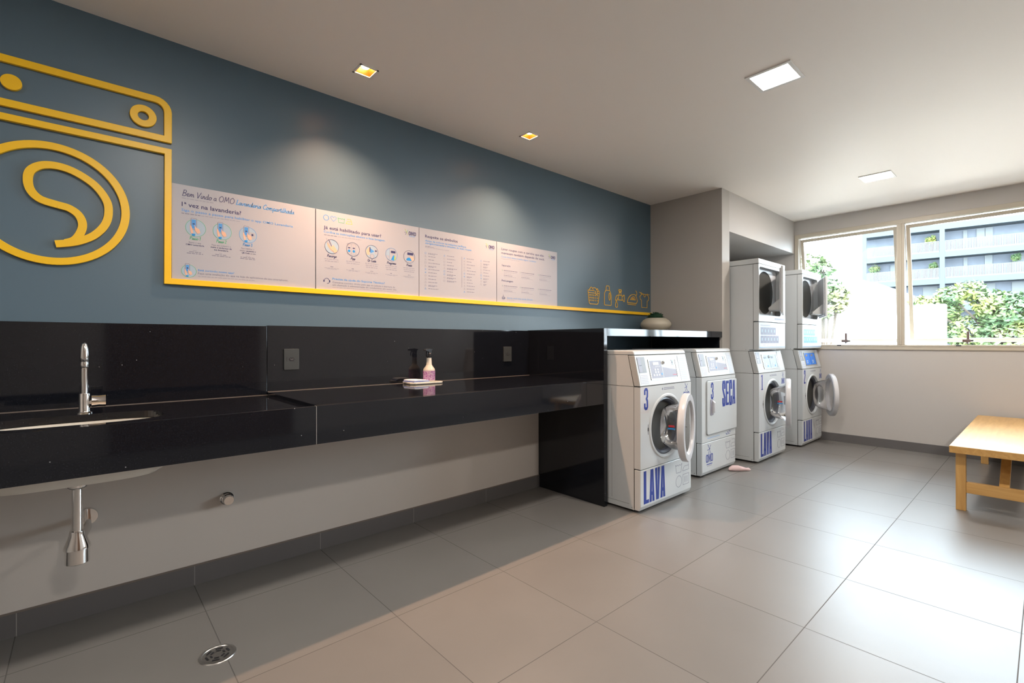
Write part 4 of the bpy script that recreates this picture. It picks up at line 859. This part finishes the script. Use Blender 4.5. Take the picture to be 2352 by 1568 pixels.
def console_bits(t, w, style):
    mp = lambda v: (v[0], v[1] + slope(0, v[2]), v[2])
    def sb(b, x0, x1, z0, z1, y0, y1, m):
        pts = [(x0, z0), (x1, z0), (x1, z1), (x0, z1)]; base = len(b.v); b.prism(pts, y0, y1, m); b.v[base:] = [mp(v) for v in b.v[base:]]
    b = MB(); sb(b, .018, .112, .958, 1.066, -.0012, .001, M['grey']); sb(b, .022, .060, .962, 1.060, -.0022, 0, M['lprint']); sb(b, .058, .108, .962, 1.056, -.0018, 0, M['grey'])
    sb(b, .036, .062, 1.006, 1.011, -.0030, 0, M['dark']); b.build('coin_slot', t)
    b = MB(); sb(b, .020, .122, .876, .954, -.0014, .001, M['paper'])
    for k in range(6): sb(b, .028, .112, .886 + k * .0105, .8885 + k * .0105, -.0017, 0, M['lprint'])
    b.build('paper_notice', t)
    b = MB(); sb(b, .556, w - .028, .880, 1.070, -.0014, .001, M['paper'])
    for k in range(12): sb(b, .566, w - .038, .892 + k * .0135, .8945 + k * .0135, -.0017, 0, M['pale'])
    b.build('paper_notice', t)
    b = MB(); x0, x1, z0, z1 = .150, .516, .904, 1.046
    for a in ((x0, x1, z1 - .005, z1), (x0, x1, z0, z0 + .005), (x0, x0 + .006, z0, z1), (x1 - .006, x1, z0, z1)): sb(b, *a, -.0045, .001, M['steel'])
    bg = {'mono': M['enamel2'], 'dual': M['pale'], 'blue': M['screen']}[style]
    sb(b, x0 + .006, x1 - .006, z0 + .005, z1 - .005, -.0015, .001, bg)
    def but(x, z, s_=.012, m=M['plastic']): sb(b, x, x + s_ * 1.2, z, z + s_, -.0028, 0, m)
    if style == 'mono':
        sb(b, x0 + .012, x0 + .165, z0 + .010, z1 - .010, -.0019, 0, M['lprint'])
        base = len(b.v); b.prism([(x0 + .172, z0 + .010), (x1 - .010, z0 + .010), (x1 - .010, z0 + .062), (x0 + .215, z0 + .080), (x0 + .172, z0 + .084)], -.0019, 0, M['lprint']); b.v[base:] = [mp(v) for v in b.v[base:]]
        sb(b, x0 + .052, x0 + .128, z1 - .040, z1 - .020, -.0030, 0, M['lcd'])
        for k in range(4): but(x0 + .075 + k * .018, z1 - .055, .006)
        for k in range(2):
            for j in range(2): but(x0 + .065 + k * .034, z0 + .046 + j * .018)
        for k in range(3): but(x0 + .040 + k * .034, z0 + .026)
        but(x0 + .142, z0 + .030, .014, M['sky'])
        sb(b, x1 - .068, x1 - .062, z0 + .022, z0 + .029, -.0024, 0, M['red']); sb(b, x1 - .058, x1 - .038, z0 + .023, z0 + .028, -.0024, 0, M['red']); sb(b, x1 - .035, x1 - .014, z0 + .023, z0 + .028, -.0024, 0, M['red'])
    else:
        fg = M['lcd'] if style == 'blue' else M['dark']
        for dx in (.050, .225): sb(b, x0 + dx, x0 + dx + .055, z1 - .042, z1 - .022, -.0030, 0, fg)
        for dx in (.050, .240):
            for k in range(2):
                for j in range(2): but(x0 + dx + k * .024, z0 + .022 + j * .020, .013, M['paper'] if style == 'blue' else M['plastic'])
            but(x0 + dx + .052, z0 + .020, .013, M['cyan'])
        sb(b, (x0 + x1) / 2 - .001, (x0 + x1) / 2 + .001, z0 + .008, z1 - .008, -.0026, 0, M['navy'])
    b.build('control_panel', t)
    kx = x0 + (.188 if style == 'mono' else .17); kz = z1 - .026; ky = slope(0, kz)
    if style != 'blue':
        b = MB(); b.lathe([(.0125, 0), (.0125, -.008), (.009, -.011), (0, -.011)], M['chrome'], axis='y', n=20, o=(kx, ky - .001, kz)); b.lathe([(.005, -.0112), (0, -.0114)], M['dark'], axis='y', n=12, o=(kx, ky - .001, kz)); b.build('key_lock', t, smooth=True)
    if style == 'mono':
        b = MB(); c = []; bb = MB(); splash(bb, x1 - .048, kz - .002, .024, [M['navy'], M['green'], M['navy']]); b.v = [mp((v[0], v[1] - .003, v[2])) for v in bb.v]; b.f = bb.f; b.m = bb.m; b.mats = bb.mats; b.build('brand_logo', t)
HCX, HCZ, HR = .338, .566, .212
def washer_front(t, w, num):
    b = MB(); loop = circ(HCX, HCZ, HR, 72)
    b.plate(0.0, w, ZS + .001, ZK - .002, loop, 0, E, depth=.05)
    b.plate(0.0, w, ZS + .001, ZK - .002, loop, .05, E)
    for (x0, x1, z0, z1) in ((0, .002, ZS + .001, ZK - .002), (w - .002, w, ZS + .001, ZK - .002), (0, w, ZS + .001, ZS + .003), (0, w, ZK - .004, ZK - .002)): b.box(x0, x1, 0.0002, .05, z0, z1, E)
    b.lathe([(HR + .022, -.0005), (HR + .016, -.007), (HR + .004, -.008), (HR - .004, .001), (HR - .008, .030)], E, axis='y', o=(HCX, 0, HCZ), n=72)
    b.build('front_panel', t, smooth=True)
    b = MB(); b.lathe([(HR - .007, .012), (HR - .018, .008), (HR - .030, .022), (HR - .030, .060)], M['gasket'], axis='y', o=(HCX, 0, HCZ), n=64); b.build('door_gasket', t, smooth=True)
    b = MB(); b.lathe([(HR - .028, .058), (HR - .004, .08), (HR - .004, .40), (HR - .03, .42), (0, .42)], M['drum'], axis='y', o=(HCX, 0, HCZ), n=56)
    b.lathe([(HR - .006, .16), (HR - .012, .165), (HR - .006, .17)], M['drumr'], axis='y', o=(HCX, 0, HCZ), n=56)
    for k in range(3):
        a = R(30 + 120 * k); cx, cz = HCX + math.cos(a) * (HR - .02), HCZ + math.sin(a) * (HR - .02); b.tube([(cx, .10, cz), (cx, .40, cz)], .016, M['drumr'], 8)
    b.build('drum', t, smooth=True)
    b = MB(); b.box(.092, .096, -.0016, 0, HCZ - .035, HCZ + .035, M['lprint']); b.box(.090, .098, -.002, 0, HCZ - .012, HCZ + .012, M['dark']); b.build('latch', t)
    b = MB(); b.prism(rrect(.004, .106, .682, .862, .006, 3), -.0003, 0, M['plastic']); letter(b, num, .044, .706, .050, .145, BL, -.0003, t=.019); b.build('number_decal', t)
    b = MB(); b.prism([(.272, .835), (.280, .845), (.288, .835), (.280, .825)], -.0004, 0, M['gprint']); b.box(.297, .440, -.0004, 0, .838, .842, M['gprint']); b.box(.297, .445, -.0004, 0, .828, .832, M['gprint']); b.build('small_print', t)
    b = MB(); brandmark(b, .620, .735, .088, .058, BL); splash(b, .620, .826, .036, [BL]); b.build('brand_logo', t)
    b = MB(); word(b, 'LAVA', .038, .060, .276, .224, BL, t=.50); b.build('lettering', t)
    b = MB(); care_icons(b, .459, .256, 0); b.build('care_symbols', t)
def washer_door(t, hx, ang):
    """ring door with clear bowl, hinged at its right edge"""
    L = .246
    b = MB()
    b.lathe([(.188, .004), (.232, .004), (.240, -.004), (.240, -.034), (.234, -.042), (.205, -.044), (.190, -.040), (.186, -.028), (.186, .002)], M['plastic'], axis='y', o=(-L, -.010, 0), n=64)
    b.lathe([(.188, -.028), (.150, -.030), (0, -.031)], M['bowl'], axis='y', o=(-L, -.010, 0), n=48)
    d = b.build('door', t, smooth=True, loc=(hx, -.026, HCZ), rz=ang)
    b = MB(); b.lathe([(.188, .0), (.182, .012), (.168, .030), (.160, .075), (.150, .115), (.128, .135), (.08, .128), (0, .120)], M['bowl'], axis='y', o=(-L, -.010, 0), n=48)
    b.build('door_glass', d, smooth=True)
    b = MB(); b.box(-.022, .012, -.012, .012, -.045, .045, M['steel']); b.build('hinge', d, bevel=.002)
    if ang < R(25):
        b = MB(); b.box(-L - .180, -L - .178, .018, .058, .022, .034, M['red']); b.box(-L - .180, -L - .178, .014, .062, .006, .014, M['cyan']); b.build('warning_sticker', d)
def washer(x, y, w, num, style, ang, label, hx=.603, top=True):
    t = thing('washing_machine', label, 'washing machine', (x, y, 0), group='white front-loading washers')
    body(t, w, top=top); console_bits(t, w, style); washer_front(t, w, num); washer_door(t, hx, R(ang)); return t
W3 = washer(2.812, -1.044, .690, '3', 'mono', 18.5, 'white front-loading washer marked 3 beside the granite end panel, glass door ajar', hx=.600)
W1 = washer(4.815, -1.044, .690, '1', 'dual', 18, 'white front-loading washer marked 1, lower machine of the nearer stack', top=False)
W2 = washer(5.925, -1.078, .662, '2', 'blue', 27, 'white front-loading washer marked 2 with blue control panel, below the dryer nearest the window', hx=.625, top=False)

# single dryer
w = .655
D3 = thing('tumble_dryer', 'white tumble dryer marked 3 between two washers, rectangular door shut', 'dryer', (3.936, -.915, 0))
body(D3, w, d=.70); console_bits(D3, w, 'mono')
b = MB(); b.box(0, w, .0, .05, ZS + .001, ZK - .002, E)
b.ribbon(rrect(.076, .662, .362, .832, .02, 4), .003, -.0006, .001, M['seam'], closed=True)
[b.box(.10 + k * .026, .122 + k * .026, -.0004, 0, .330, .3335, M['sky']) for k in range(9)]; b.build('front_panel', D3, bevel=.003)
b = MB(); b.prism(rrect(.079, .659, .365, .829, .018, 4), -.012, 0, E); dr = b.build('door', D3, bevel=.003)
b = MB(); b.prism(rrect(.128, .186, .530, .668, .008, 3), -.016, -.0118, M['lprint']); b.prism([(-.012, .662), (-.036, .640), (-.036, .560), (-.012, .536)], .160, .182, M['plastic'], ax='yz'); b.build('handle', dr, bevel=.002)
b = MB(); letter(b, '3', .140, .672, .048, .140, BL, -.0122, t=.018); word(b, 'SECA', .358, .592, .270, .222, BL, y=-.0122, t=.45); b.build('lettering', dr)
for z in (.42, .72): b = MB(); b.box(.6605, .6665, -.010, .0, z, z + .062, M['gasket']); b.build('hinge', D3)
b = MB(); b.ribbon(smooth_path([(.45, .335), (.475, .325), (.49, .345), (.51, .328), (.53, .348), (.555, .335)], 4), .004, -.0004, 0, BL); b.ribbon([(.46, .322), (.54, .322)], .003, -.0004, 0, BL); b.build('printed_mark', D3)
b = MB(); brandmark(b, .135, .122, .126, .072, BL); splash(b, .135, .236, .050, [BL]); b.box(.082, .186, -.0004, 0, .103, .110, BL); b.box(.092, .178, -.0004, 0, .090, .095, M['lprint']); b.build('brand_logo', D3)
b = MB(); care_icons(b, .452, .256, 0); b.build('care_symbols', D3)

# stacked dryers
def stacked_dryer(x, y, w, ang, ox0, ox1, label):
    Z0 = ZCAP + .002; d = .70
    t = thing('stacked_tumble_dryer', label, 'dryer', (x, y, Z0), group='white dryers stacked on washers')
    z = lambda v: v - Z0
    b = MB(); b.box(0, w, .090, d, 0.0, z(1.365), E); b.box(0, w, .052, .090, .016, z(1.365), E); b.box(0, w, .052, d, z(1.365), z(1.920), E); b.box(-.0006, w + .0006, .0495, .0525, .02, z(1.92), M['seam']); b.box(-.0004, .002, .12, .124, .010, .016, M['dark']); b.box(-.0008, 0, .27, .271, .03, z(1.9), M['seam']); b.build('cabinet', t, bevel=.004)
    b = MB(); b.box(-.001, w + .001, 0.0, d, z(1.924), z(1.974), E); b.build('top_lid', t, bevel=.006, bseg=3)
    b = MB(); loop = rrect(ox0, ox1, z(1.432), z(1.896), .035, 8)
    b.plate(0, w, z(1.368), z(1.921), loop, 0, E, depth=.05)
    for (x0, x1, z0, z1) in ((0, .002, 1.368, 1.921), (w - .002, w, 1.368, 1.921), (0, w, 1.368, 1.370), (0, w, 1.919, 1.921)): b.box(x0, x1, .0002, .05, z(z0), z(z1), E)
    b.box(.03, ox1 - .02, -.0008, 0, z(1.903), z(1.911), M['grey']); b.box(.40, w - .03, -.0006, 0, z(1.392), z(1.410), M['lprint']); b.build('front_panel', t, smooth=True)
    cx, cz, rr = (ox0 + ox1) / 2 - .02, 1.662, .212
    b = MB(); b.plate(ox0 - .01, ox1 + .01, z(1.425), z(1.905), circ(cx, z(cz), rr, 64), .046, M['plastic'], depth=.01); b.box(ox0 + .004, ox0 + .016, .035, .046, z(1.80), z(1.87), M['dark']); b.box(ox0 + .004, ox0 + .016, .032, .036, z(1.865), z(1.878), M['red']); b.build('inner_frame', t)
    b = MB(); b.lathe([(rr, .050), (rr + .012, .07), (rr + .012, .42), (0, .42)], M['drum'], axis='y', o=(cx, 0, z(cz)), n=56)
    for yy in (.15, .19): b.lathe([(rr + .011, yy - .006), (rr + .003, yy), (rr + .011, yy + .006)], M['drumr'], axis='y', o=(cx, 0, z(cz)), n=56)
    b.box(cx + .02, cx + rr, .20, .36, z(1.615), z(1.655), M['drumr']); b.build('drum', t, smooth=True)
    b = MB(); b.prism([(.004, .012), (0, .03), (0, z(1.362)), (.05, z(1.362)), (.05, .012)], 0, w, E, ax='yz'); b.build('lower_panel', t, bevel=.004)
    b = MB(); b.box(.012, w - .006, -.0006, 0, z(1.116), z(1.356), M['paper'])
    for r in range(2):
        for c in range(6 if r else 5): x0 = .040 + c * .078; b.box(x0, x0 + .073, -.0010, 0, z(1.160 + (1 - r) * .0), z(1.160), M['gprint']) if False else b.box(x0, x0 + .073, -.0010, 0, z(1.240 - r * .082), z(1.312 - r * .082), M['gprint'] if style_grey else M['sky'])
    for r in range(2):
        for c in range(6 if r else 5): x0 = .040 + c * .078; b.box(x0 + .026, x0 + .046, -.0013, 0, z(1.264 - r * .082), z(1.292 - r * .082), M['pale'])
    small_y = -.0010; b.box(.040, .28, small_y, 0, z(1.328), z(1.336), M['lprint'])
    for k in range(11): b.box(.52, .60, small_y, 0, z(1.170 + k * .013), z(1.1725 + k * .013), M['lprint'])
    b.box(.10, .16, small_y, 0, z(1.138), z(1.142), M['lprint'])
    for k in range(3): b.ribbon(circ(.22 + k * .11, z(1.140), .010, 10), .0012, small_y, 0, M['lprint'], closed=True)
    b.box(.012, w - .006, -.0009, 0, z(1.116), z(1.120), M['sky']); b.build('instruction_poster', t)
    # open door with its inner chute
    L = ox1 - ox0 - .03
    b = MB(); b.prism([(-L, z(1.446)), (0, z(1.446)), (0, z(1.888)), (-L, z(1.888))], -.022, -.002, E)
    b.prism(rrect(-L + .02, -.02, z(1.46), z(1.875), .03, 5), -.0025, .010, M['plastic']); dr = b.build('door', t, bevel=.003, loc=(ox1 + .004, -.006, 0), rz=R(ang))
    b = MB(); b.prism([(.008, z(1.475)), (.105, z(1.480)), (.105, z(1.500)), (.008, z(1.590))], -L + .10, -.12, M['enamel2'], ax='yz'); b.build('lint_chute', dr, bevel=.004)
    b = MB(); b.box(-.02, .006, -.016, .0, z(1.50), z(1.56), M['steel']); b.box(-.02, .006, -.016, .0, z(1.78), z(1.84), M['steel']); b.build('hinge', dr)
    return t
style_grey = True
stacked_dryer(4.815, -1.044, .690, 18, .012, .566, 'white tumble dryer atop the washer marked 1, door open over a dark drum')
style_grey = False
stacked_dryer(5.925, -1.078, .662, 23, .020, .530, 'white tumble dryer atop the washer marked 2, in front of the window, door open')

# ------------------------------------------------------------------ bench
bn = thing('wooden_bench', 'light honey wood bench with diagonal brace, standing near the windows', 'bench', (5.50, -2.69, 0))
bx0, bx1, by0, by1, bz = -1.03, 1.03, -.262, .262, .450
b = MB(); b.box(bx0, bx1, by0, by1, bz - .048, bz, M['wood']); b.build('bench_top', bn, bevel=.003)
for sx in (-1, 1):
    lx = sx * .94
    for sy in (-1, 1):
        b = MB(); b.box(lx - .026, lx + .026, sy * .209 - .026, sy * .209 + .026, 0, bz - .048, M['woodz']); b.build('leg', bn, bevel=.002)
    b = MB(); b.box(lx - .02, lx + .02, -.183, .183, .125, .198, M['woody']); b.build('stretcher', bn, bevel=.002)
    b = MB(); xa, xb = lx - sx * .01, lx - sx * .40; b.prism([(xa, .190), (xa - sx * .06, .190), (xb - sx * .06, bz - .049), (xb, bz - .049)], -.025, .025, M['wood']); b.build('brace', bn, bevel=.002)

# ------------------------------------------------------------------ outside
b = MB(); b.box(XW + .3, 160, -90, 90, -3.4, -3.3, M['ground']); struct('ground', b)
b = MB(); b.box(XW + .17, 12.4, -16, 9, -3.3, .25, M['added_terrace']); struct('added_terrace', b)  # unseen slab, added to bounce warm daylight up to the ceiling
P0 = Vector((62.06, 6.04, 0)); ang = R(98.5)
ap = thing('apartment_building', 'long pale apartment building with railed balconies, seen through the windows', 'building', (P0.x, P0.y, -3.3), rz=ang)
# local x along the facade (to the left seen from the room), local y = towards the room
fz = lambda v: v + 3.3
b = MB(); b.box(-26, 4.2, -9, -1.6, 0, fz(12.1), M['fac_dark']); b.build('wall', ap)
for z0, z1 in ((12.10, 12.66), (9.40, 9.93), (6.80, 7.33), (4.15, 4.70), (1.5, 2.0)):
    b = MB(); b.box(-26, 4.2, -9 if z0 > 12 else -1.6, 0, fz(z0), fz(z1), M['fac_slab']); b.build('floor_slab', ap)
for x in (-2.3, -9.4, -16.5, 3.82):
    b = MB(); b.box(x, x + .38, -.4, .02, 0, fz(12.1), M['fac_slab']); b.build('column', ap)
for z0, z1 in ((9.93, 11.0), (7.33, 8.38), (4.70, 5.72), (2.0, 3.0)):
    for x0, x1 in ((-1.9, 3.8), (-9.0, -2.32), (-16.1, -9.42)):
        b = MB(); b.box(x0, x1, -.05, .0, fz(z1) - .06, fz(z1), M['fac_rail']); b.box(x0, x1, -.05, 0, fz(z0), fz(z0) + .12, M['fac_rail'])
        k = x0
        while k < x1: b.box(k, k + .075, -.04, -.01, fz(z0), fz(z1) - .03, M['fac_rail']); k += .105
        b.build('balcony_railing', ap)
for x0, x1, z0, z1 in ((-3.99, -3.7, 10.0, 12.0), (-5.2, -4.64, 10.0, 12.05), (-5.76, -5.24, 10.0, 12.05), (-4.0, -3.72, 7.4, 9.35), (-5.72, -5.2, 7.4, 9.4), (-7.9, -7.0, 7.4, 9.3), (1.3, 1.9, 7.4, 9.2), (-4.6, -4.0, 4.8, 6.7), (-5.9, -5.3, 4.8, 6.7), (-1.8, -.7, 4.8, 6.7), (-7.9, -7.0, 4.8, 6.7)):
    b = MB(); b.box(x0, x1, -1.6, -1.5, fz(z0), fz(z1), M['fac_win']); b.build('window', ap)
hs = thing('white_house', 'white rendered house with pitched roof and brick pillar, seen through the left window', 'building', (30, 0, -3.3))
b = MB(); b.box(0, 8, 2.98, 14, 0, 7.02, M['house']); b.build('wall', hs)
b = MB(); b.prism([(2.6, 7.02), (2.6, 7.3), (2.75, 7.38), (3.14, 7.5), (3.6, 7.72), (14, 8.0), (14, 7.02)], -.4, 8.4, M['house'], ax='yz'); b.build('roof', hs)
b = MB(); b.box(-.2, 0, 2.76, 2.978, 0, 6.88, M['brick']); b.build('pillar', hs)
gw = thing('garden_wall', 'bright white flat building wall with small vents, low outside both windows', 'wall', (18, 0, -3.3))
b = MB(); b.box(0, .3, -.98, 9, 0, 5.53, M['house']); b.build('wall', gw, bevel=.03)
for y0, y1, z0, z1 in [(1.65, 2.0, 4.58, 4.77)] + [(y0, y1, z, z + .02) for y0, y1 in ((.62, .74), (.20, .42), (-.56, -.24)) for z in (4.60, 4.665, 4.73)]:
    b = MB(); b.box(-.02, 0, y0, y1, z0, z1, M['vent']); b.build('vent', gw)

def tree(name, label, base, blobs, m, leaves=5000, size=.16, seed=1, trunk=.16, group=None):
    rnd = random.Random(seed); t = thing(name, label, 'tree', base, group=group); b = MB()
    for k in range(leaves):
        (cx, cy_, cz, rx, rz_) = blobs[k % len(blobs)] if k < len(blobs) * 40 else rnd.choices(blobs, [q[3] ** 2 for q in blobs])[0]
        d = Vector((rnd.gauss(0, 1), rnd.gauss(0, 1), rnd.gauss(0, 1))).normalized(); rr = rnd.uniform(.72, 1.02)
        c = Vector((cx + d.x * rx * rr, cy_ + d.y * rx * rr, cz + d.z * rz_ * rr)); 
        u_ = (Vector((rnd.gauss(0, 1), rnd.gauss(0, 1), rnd.gauss(-.3, .5)))).normalized(); v_ = u_.cross(d + Vector((.1, .2, .3))).normalized(); s_ = size * rnd.uniform(.6, 1.3)
        b.add([c - u_ * s_, c + v_ * s_ * .42, c + u_ * s_, c - v_ * s_ * .42], [(0, 1, 2, 3)], m)
    b.build('foliage', t)
    b = MB(); top = max(blobs, key=lambda q: q[2]); b.tube([(0, 0, 0), (.05, 0, 1.5), (0, .1, blobs[0][2])], [trunk, trunk * .8, trunk * .4], M['bark'])
    for q in blobs[:6]: b.tube([(0, .05, blobs[0][2] * .55), (q[0] * .6, q[1] * .6, q[2] * .85), (q[0], q[1], q[2])], [trunk * .5, trunk * .3, .02], M['bark'], 6)
    b.build('trunk', t); return t
bl = []
for (y0, z0, r) in ((.75, 2.78, .40), (.2, 2.55, .75), (-.75, 3.25, .55), (-.2, 3.05, .5), (-1.35, 2.75, .6), (-1.9, 2.35, .95), (-3.0, 2.45, .95), (-4.2, 2.4, 1.1), (-5.4, 2.3, 1.3), (-.7, 1.6, .85), (-1.9, 1.2, 1.0), (-3.2, 1.2, 1.1), (-4.6, 1.0, 1.2), (-.5, .4, .9), (-2.4, .1, 1.2)):
    bl.append((rnd_ if False else .25 * math.sin(y0 * 7), y0 + 2.0, z0 + 3.3, r, r * .8))
tree('broadleaf_tree', 'wide leafy green and yellow tree outside the right window', (27, -2.0, -3.3), bl, M['leaf1'], 16000, .12, 4)
bl2 = [(0, y0 - .7, z0 + 3.3, r, r * .95) for y0, z0, r in ((.98, 3.10, .28), (.74, 2.92, .24), (1.1, 2.7, .35), (.62, 2.42, .30), (.42, 2.28, .24), (.48, 2.08, .24), (.72, 1.98, .28), (.85, 2.4, .32))]
tree('broadleaf_tree', 'smaller tree with large pale leaves beside the stacked dryer, in the left window', (13.4, .7, -3.3), bl2, M['leaf2'], 1100, .085, 8, .06)
for i, (px, pz, r, lab) in enumerate(((3.2, 8.75, .55, 'bushy plant on the middle balcony at the left end of the far building'), (-1.3, 11.3, .5, 'tall yellowish plant on the upper balcony left of the far building column'),
                                      (-1.5, 8.7, .35, 'small green plant on the middle balcony beside the far building column'), (-7.2, 8.9, .38, 'yellow plant on the middle balcony at the right edge of the picture'))):
    bp = MB(); rnd = random.Random(40 + i)
    for k in range(260):
        d = Vector((rnd.gauss(0, 1), rnd.gauss(0, 1), rnd.gauss(0, 1))).normalized() * r * rnd.uniform(.3, 1); u_ = Vector((rnd.gauss(0, 1), rnd.gauss(0, 1), rnd.gauss(0, 1))).normalized(); v_ = u_.orthogonal().normalized()
        bp.add([d - u_ * .12, d + v_ * .06, d + u_ * .12, d - v_ * .06], [(0, 1, 2, 3)], M['leaf1'])
    w_ = P0 + Vector((math.cos(ang) * px, math.sin(ang) * px, 0)) + Vector((-math.sin(ang), math.cos(ang), 0)) * -.75
    o = bp.build('balcony_plant', loc=(w_.x, w_.y, pz)); tag(o, lab, 'plant', 'plants on the far balconies')
